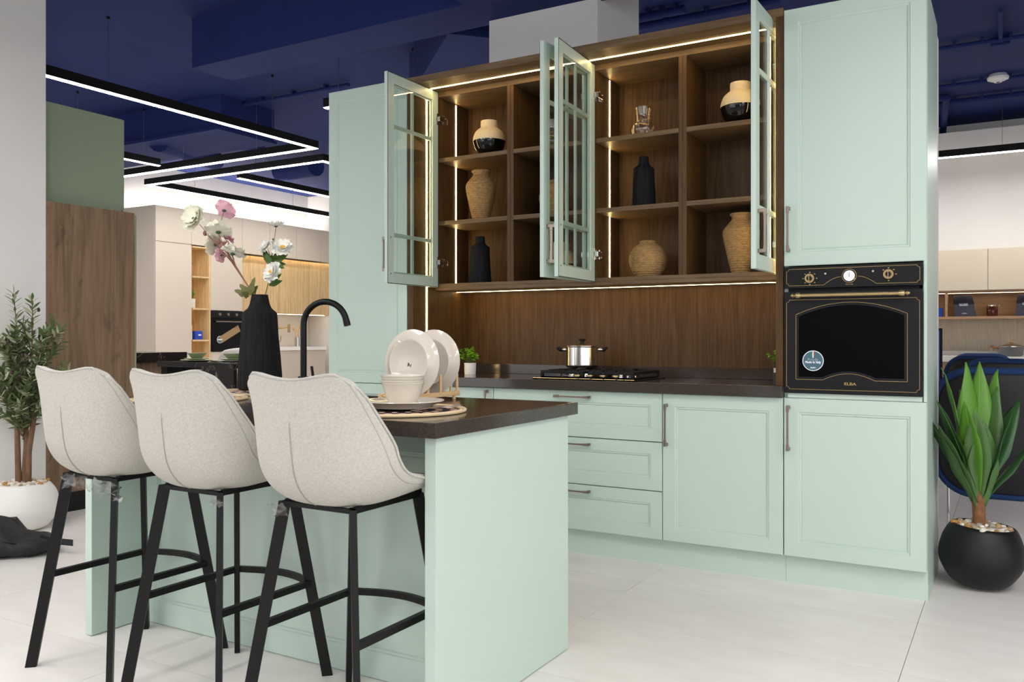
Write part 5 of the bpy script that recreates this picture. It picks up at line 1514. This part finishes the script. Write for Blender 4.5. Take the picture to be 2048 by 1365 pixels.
# marble peninsula and table
t = thing('marble_counter', 'black marble counter with thick apron behind the rustic panel', 'counter', (-7.6, 5.5, 0))
MB().box(-8.1, -7.2, 4.9, 5.86, .875, .975).build('marble_slab', marble, t, bevel=.002)
MB().box(-8.0, -7.25, 4.95, 5.8, 0, .8745).build('wood_base', rustic, t)
t = thing('marble_table', 'black marble dining table with waterfall end behind the stools', 'table', (-6.3, 5.43, 0))
MB().box(-6.8, -5.8, 5.2, 5.66, .852, .9).build('table_top', marble, t, bevel=.002)
MB().box(-6.2, -5.8, 5.203, 5.24, 0, .8515).build('waterfall_end', marble, t)
MB().box(-6.78, -6.7, 5.23, 5.62, 0, .8515).build('leg_panel', black_matt, t)
MB().box(-6.66, -6.22, 5.5, 5.52, .35, .82).build('white_modesty_panel', quartz, t)
def sage_set(x, y, z, lab, only_bowl=False, k=0):
    if not only_bowl:
        for i, (r, zz, nm) in enumerate(((.145, 0, 'larger'), (.115, .014, 'smaller'))):
            tt = thing('side_plate', nm + ' sage plate ' + lab, 'plate', (x, y, z + zz), 0, 'sage plates on the marble')
            MB().lathe([(0, .001), (r * .6, 0), (r * .9, .009), (r, .013), (r - .002, .0155), (r * .6, .006), (0, .006)], (x, y, z + zz), 40).build('dish', sage_bowl, tt, smooth=True)
        z = z + .021
    tt = thing('sage_bowl', 'sage bowl ' + lab, 'bowl', (x, y, z), 0, 'sage bowls on the marble')
    MB().lathe([(0, .002), (.035, 0), (.045, .004), (.085, .052), (.088, .056), (.084, .056), (.04, .01), (0, .008)], (x, y, z), 40).build('bowl_body', sage_bowl, tt, smooth=True)
sage_set(-6.5, 5.4, .9005, 'in plain view on the marble table')
sage_set(-6.05, 5.42, .9005, 'half hidden behind the black flower vase')
sage_set(-7.72, 5.25, .9755, 'on the thick marble counter', True)
# boucle chair behind the table
t = thing('boucle_chair', 'white boucle chair back behind the marble table', 'chair', (-7.0, 6.3, 0))
rows = []
for i in range(11):
    f = i / 10; z = .46 + .55 * f; row = []
    for j in range(13):
        s = j / 12 * 2 - 1; w = (.24 + .02 * math.sin(PI * f)) * (1 if f < .75 else 1 - .9 * (f - .75)); row.append((-7.0 + w * s, 6.32 + .08 * f - .1 * s * s, z - .02 * abs(s) ** 3 * f))
    rows.append(row)
mb = MB(); mb.grid(rows); o = mb.build('backrest', boucle, t, smooth=True); sm = o.modifiers.new('thickness', 'SOLIDIFY'); sm.thickness = .05; ss = o.modifiers.new('sub', 'SUBSURF'); ss.levels = 1; ss.render_levels = 1
MB().box(-7.23, -6.77, 5.9, 6.32, .4, .47).build('seat', boucle, t, bevel=.02)
for sx in (-1, 1):
    for yy in (5.94, 6.28): MB().cyl((-7.0 + sx * .2, yy, 0), (-7.0 + sx * .18, yy, .4), .012, n=10).build('leg', black_metal, t)

# ================================================================== FAR CREAM KITCHEN
XF = -9.7
def far_fn(y, z): return lambda u, v, d: (XF - d, y + u, z + v)
t = thing('far_tall_unit', 'plain cream tall cabinet at the corner of the far kitchen', 'cabinet', (-10.0, 7.68, 0))
MB().box(-10.399, XF - .02, 7.395, 7.968, 0, 2.863).build('carcass', cream_lam, t)
MB().box(XF - .0195, XF, 7.397, 7.966, .1, 2.385).build('door', cream_lam, t, bevel=.002)
MB().box(XF - .0195, XF, 7.397, 7.966, 2.392, 2.861).build('door', cream_lam, t, bevel=.002)
t = thing('far_niche_unit', 'cream unit with an open oak niche of four shelves', 'shelf unit', (-10.0, 8.12, 0))
mb = MB().box(-10.399, XF - .02, 7.969, 7.985, 0, 2.39).box(-10.399, XF, 8.262, 8.29, 0, 2.39).box(-10.399, -10.1, 7.985, 8.262, .1, 2.39)
mb.build('side_boards', oak_z, t)
for z in (1.09, 1.525, 1.965, .66, 2.375): MB().box(-10.1, XF, 7.985, 8.262, z - .022, z).build('shelf', oak_z, t)
MB().box(-10.098, -10.09, 7.99, 7.996, .7, 2.34).build('led_strip', led_amber, t)
MB().box(-10.399, XF, 7.969, 8.29, 2.392, 2.863).build('top_box', cream_lam, t)
t = thing('far_oven_unit', 'cream tall unit housing the far black oven', 'cabinet', (-10.0, 8.58, 0))
MB().box(-10.399, XF - .02, 8.291, 8.866, 1.5, 2.39).box(-10.399, XF - .02, 8.291, 8.866, 0, .92).box(-10.399, -10.3, 8.291, 8.866, .92, 1.5).build('carcass', cream_lam, t)
MB().box(XF - .0195, XF, 8.293, 8.864, 1.503, 2.385).build('door', cream_lam, t, bevel=.002)
MB().box(XF - .0195, XF, 8.293, 8.864, .1, .918).build('door', cream_lam, t, bevel=.002)
t = thing('far_oven', 'black oven in the far cream kitchen with a round sticker', 'oven', (-9.9, 8.58, .922))
MB().box(-10.25, XF - .001, 8.293, 8.864, .922, 1.498).build('oven_body', black_matt, t)
MB().box(XF, XF + .012, 8.295, 8.862, 1.40, 1.496).build('control_panel', black_matt, t)
MB().box(XF, XF + .015, 8.295, 8.862, .924, 1.39).build('oven_door', oven_glass, t, bevel=.002)
MB().cyl((XF + .045, 8.35, 1.345), (XF + .045, 8.81, 1.345), .009, n=12).build('handle', nickel, t, smooth=True)
for y in (8.43, 8.58, 8.73): MB().cyl((XF + .012, y, 1.448), (XF + .035, y, 1.448), .02, n=18).build('knob', nickel, t, smooth=True)
MB().cyl((XF + .015, 8.44, 1.09), (XF + .0165, 8.44, 1.09), .052, n=32).build('sticker', sticker_white, t)
MB().cyl((XF + .0165, 8.44, 1.09), (XF + .0175, 8.44, 1.09), .046, n=32).build('sticker_field', sticker_teal, t)
MB().box(XF + .0175, XF + .018, 8.4, 8.48, 1.083, 1.097).build('sticker_band', sticker_white, t)
MB().obox((XF + .0165, 8.62, 1.17), (0.0012, 0, 0), (0, .17, .085), (0, -.022, .044)).build('packing_strip', cardboard, t)
ys = [8.291, 8.866, 9.403, 9.959, 10.512, 10.94]
for k in range(5):
    lab = ['cream top cupboard above the far oven', 'cream top cupboard beside the far oven', 'cream top cupboard above the brass tap', 'cream top cupboard above the utensil jar', 'cream top cupboard at the far wall end'][k]
    t = thing('top_cupboard', lab, 'cabinet', (-10.0, (ys[k] + ys[k + 1]) / 2, 2.392), 0, 'cream top cupboards of the far kitchen')
    MB().box(-10.399, XF - .02, ys[k] + .001, ys[k + 1] - .001, 2.392, 2.863).build('carcass', cream_lam, t)
    MB().box(XF - .0195, XF, ys[k] + .002, ys[k + 1] - .002, 2.394 - (.045 if k else 0), 2.861).build('door', cream_lam, t, bevel=.002)
t = thing('oak_wall_units', 'light oak slatted fronts glowing under the cream cupboards', 'cabinet', (-10.1, 9.9, 1.49))
rnd = random.Random(5)
y = 8.868
while y < 10.93:
    w = rnd.choice((.05, .07, .1)); y2 = min(10.94, y + w)
    MB().box(-9.86 - rnd.choice((0, .004, .008)), -9.84 + rnd.choice((0, .003, .006)), y + .001, y2 - .001, 1.49, 2.34).build('oak_slat', oak_z, t); y = y2
MB().box(-10.398, -9.87, 8.867, 10.94, 1.49, 2.34).build('carcass', oak_z, t)
MB().box(-9.8, -9.79, 8.9, 10.9, 2.375, 2.39).build('led_strip', led_amber, t)
MB().box(-10.0, -9.98, 8.9, 10.9, 1.4865, 1.489).build('led_strip', led_splash, t)
single(MB().box(-10.399, -10.38, 8.868, 10.94, .976, 1.486), 'far_splashback', quartz, 'cream splashback lit behind the brass tap', 'splashback', (-10.39, 9.9, .976))
t = thing('far_counter', 'white counter on cream base units in the far kitchen', 'counter', (-10.0, 9.9, 0))
MB().box(-10.38, XF + .02, 8.868, 10.62, .92, .975).build('worktop', quartz, t, bevel=.002)
yb = [8.868, 9.45, 10.03, 10.62]
for k in range(3): MB().box(XF - .02, XF, yb[k] + .002, yb[k + 1] - .002, .1, .917).build('door', cream_lam, t, bevel=.002)
MB().box(-10.38, XF - .0205, 8.868, 10.62, 0, .9195).build('carcass', cream_lam, t)
t = thing('brass_tap', 'slim brass tap on the far white counter', 'faucet', (-10.1, 9.93, .9755))
MB().tube([(-10.1, 9.93, .9755), (-10.1, 9.93, 1.24), (-10.09, 9.94, 1.262), (-10.06, 9.96, 1.268), (-9.95, 10.05, 1.285)], .014, 10).build('spout', brass, t, smooth=True)
MB().cyl((-9.95, 10.05, 1.2), (-9.95, 10.05, 1.33), .022, n=14).build('spray_head', brass, t, smooth=True)
MB().cyl((-10.1, 9.93, 1.06), (-10.06, 9.98, 1.06), .014, n=10).cyl((-10.06, 9.98, 1.06), (-10.06, 9.98, 1.14), .007, n=8).build('lever', brass, t, smooth=True)
t = thing('utensil_jar', 'steel jar of wooden spoons on the far counter', 'jar', (-10.0, 10.3, .9755))
MB().lathe([(0, 0), (.062, 0), (.062, .15), (.058, .15), (.058, .01), (0, .01)], (-10.0, 10.3, .9755), 28).build('jar_body', steel, t, smooth=True)
for k, (dy, dx, h) in enumerate(((-.09, 0, .27), (-.02, .02, .25), (.04, -.02, .29), (.0, .0, .27))):
    b = Vector((-10.0, 10.3, 1.0)); p = b + Vector((dx, dy, h - .03))
    MB().tube([b, p], .006, 7).ellipsoid(p + Vector((0, dy * .1, .02)), (.008, .026, .036), 10, 6).build('wooden_spoon', beech, t, smooth=True)
# items in the oak niche
t = thing('stoppered_bottle', 'clear glass bottle on the top niche shelf', 'bottle', (-9.88, 8.07, 1.9655))
MB().lathe([(0, 0), (.055, 0), (.06, .01), (.065, .1), (.055, .17), (.02, .21), (.014, .24), (.014, .28), (.02, .285), (.02, .3), (0, .3)], (-9.88, 8.07, 1.9655), 28).build('bottle_body', vase_glass, t, smooth=True)
MB().lathe([(.061, .165), (.063, .175), (.05, .18)], (-9.88, 8.07, 1.9655), 28).build('glass_band', vase_glass, t, smooth=True)
small_plant(-9.85, 8.08, 1.5255, 'small green plant in white pot in the oak niche', h=.13, r=.06, seed=12, spread=.085, rise=.12)
t = thing('carton', 'bright blue carton on the lower niche shelf', 'box', (-9.82, 8.14, 1.0905))
MB().box(-9.88, -9.76, 8.08, 8.2, 1.0905, 1.21).build('box_body', box_blue, t, bevel=.001)
MB().box(-9.76, -9.759, 8.13, 8.18, 1.145, 1.165).build('white_print', sticker_white, t)
t = thing('carton', 'pink and white patterned carton beside the blue carton', 'box', (-9.85, 8.03, 1.0905))
MB().box(-9.9, -9.8, 7.99, 8.06, 1.0905, 1.19).build('box_base', white_enamel, t)
MB().box(-9.9, -9.8, 7.99, 8.06, 1.19, 1.29).build('box_top', box_pink, t)
# cove light on top of the cream cupboards, washing the wall
single(MB().box(-10.32, -10.28, 7.45, 10.9, 2.864, 2.872), 'cove_light', led_cove, 'cove light strip glowing on top of the cream cupboards', 'light', (-10.3, 9.2, 2.864))
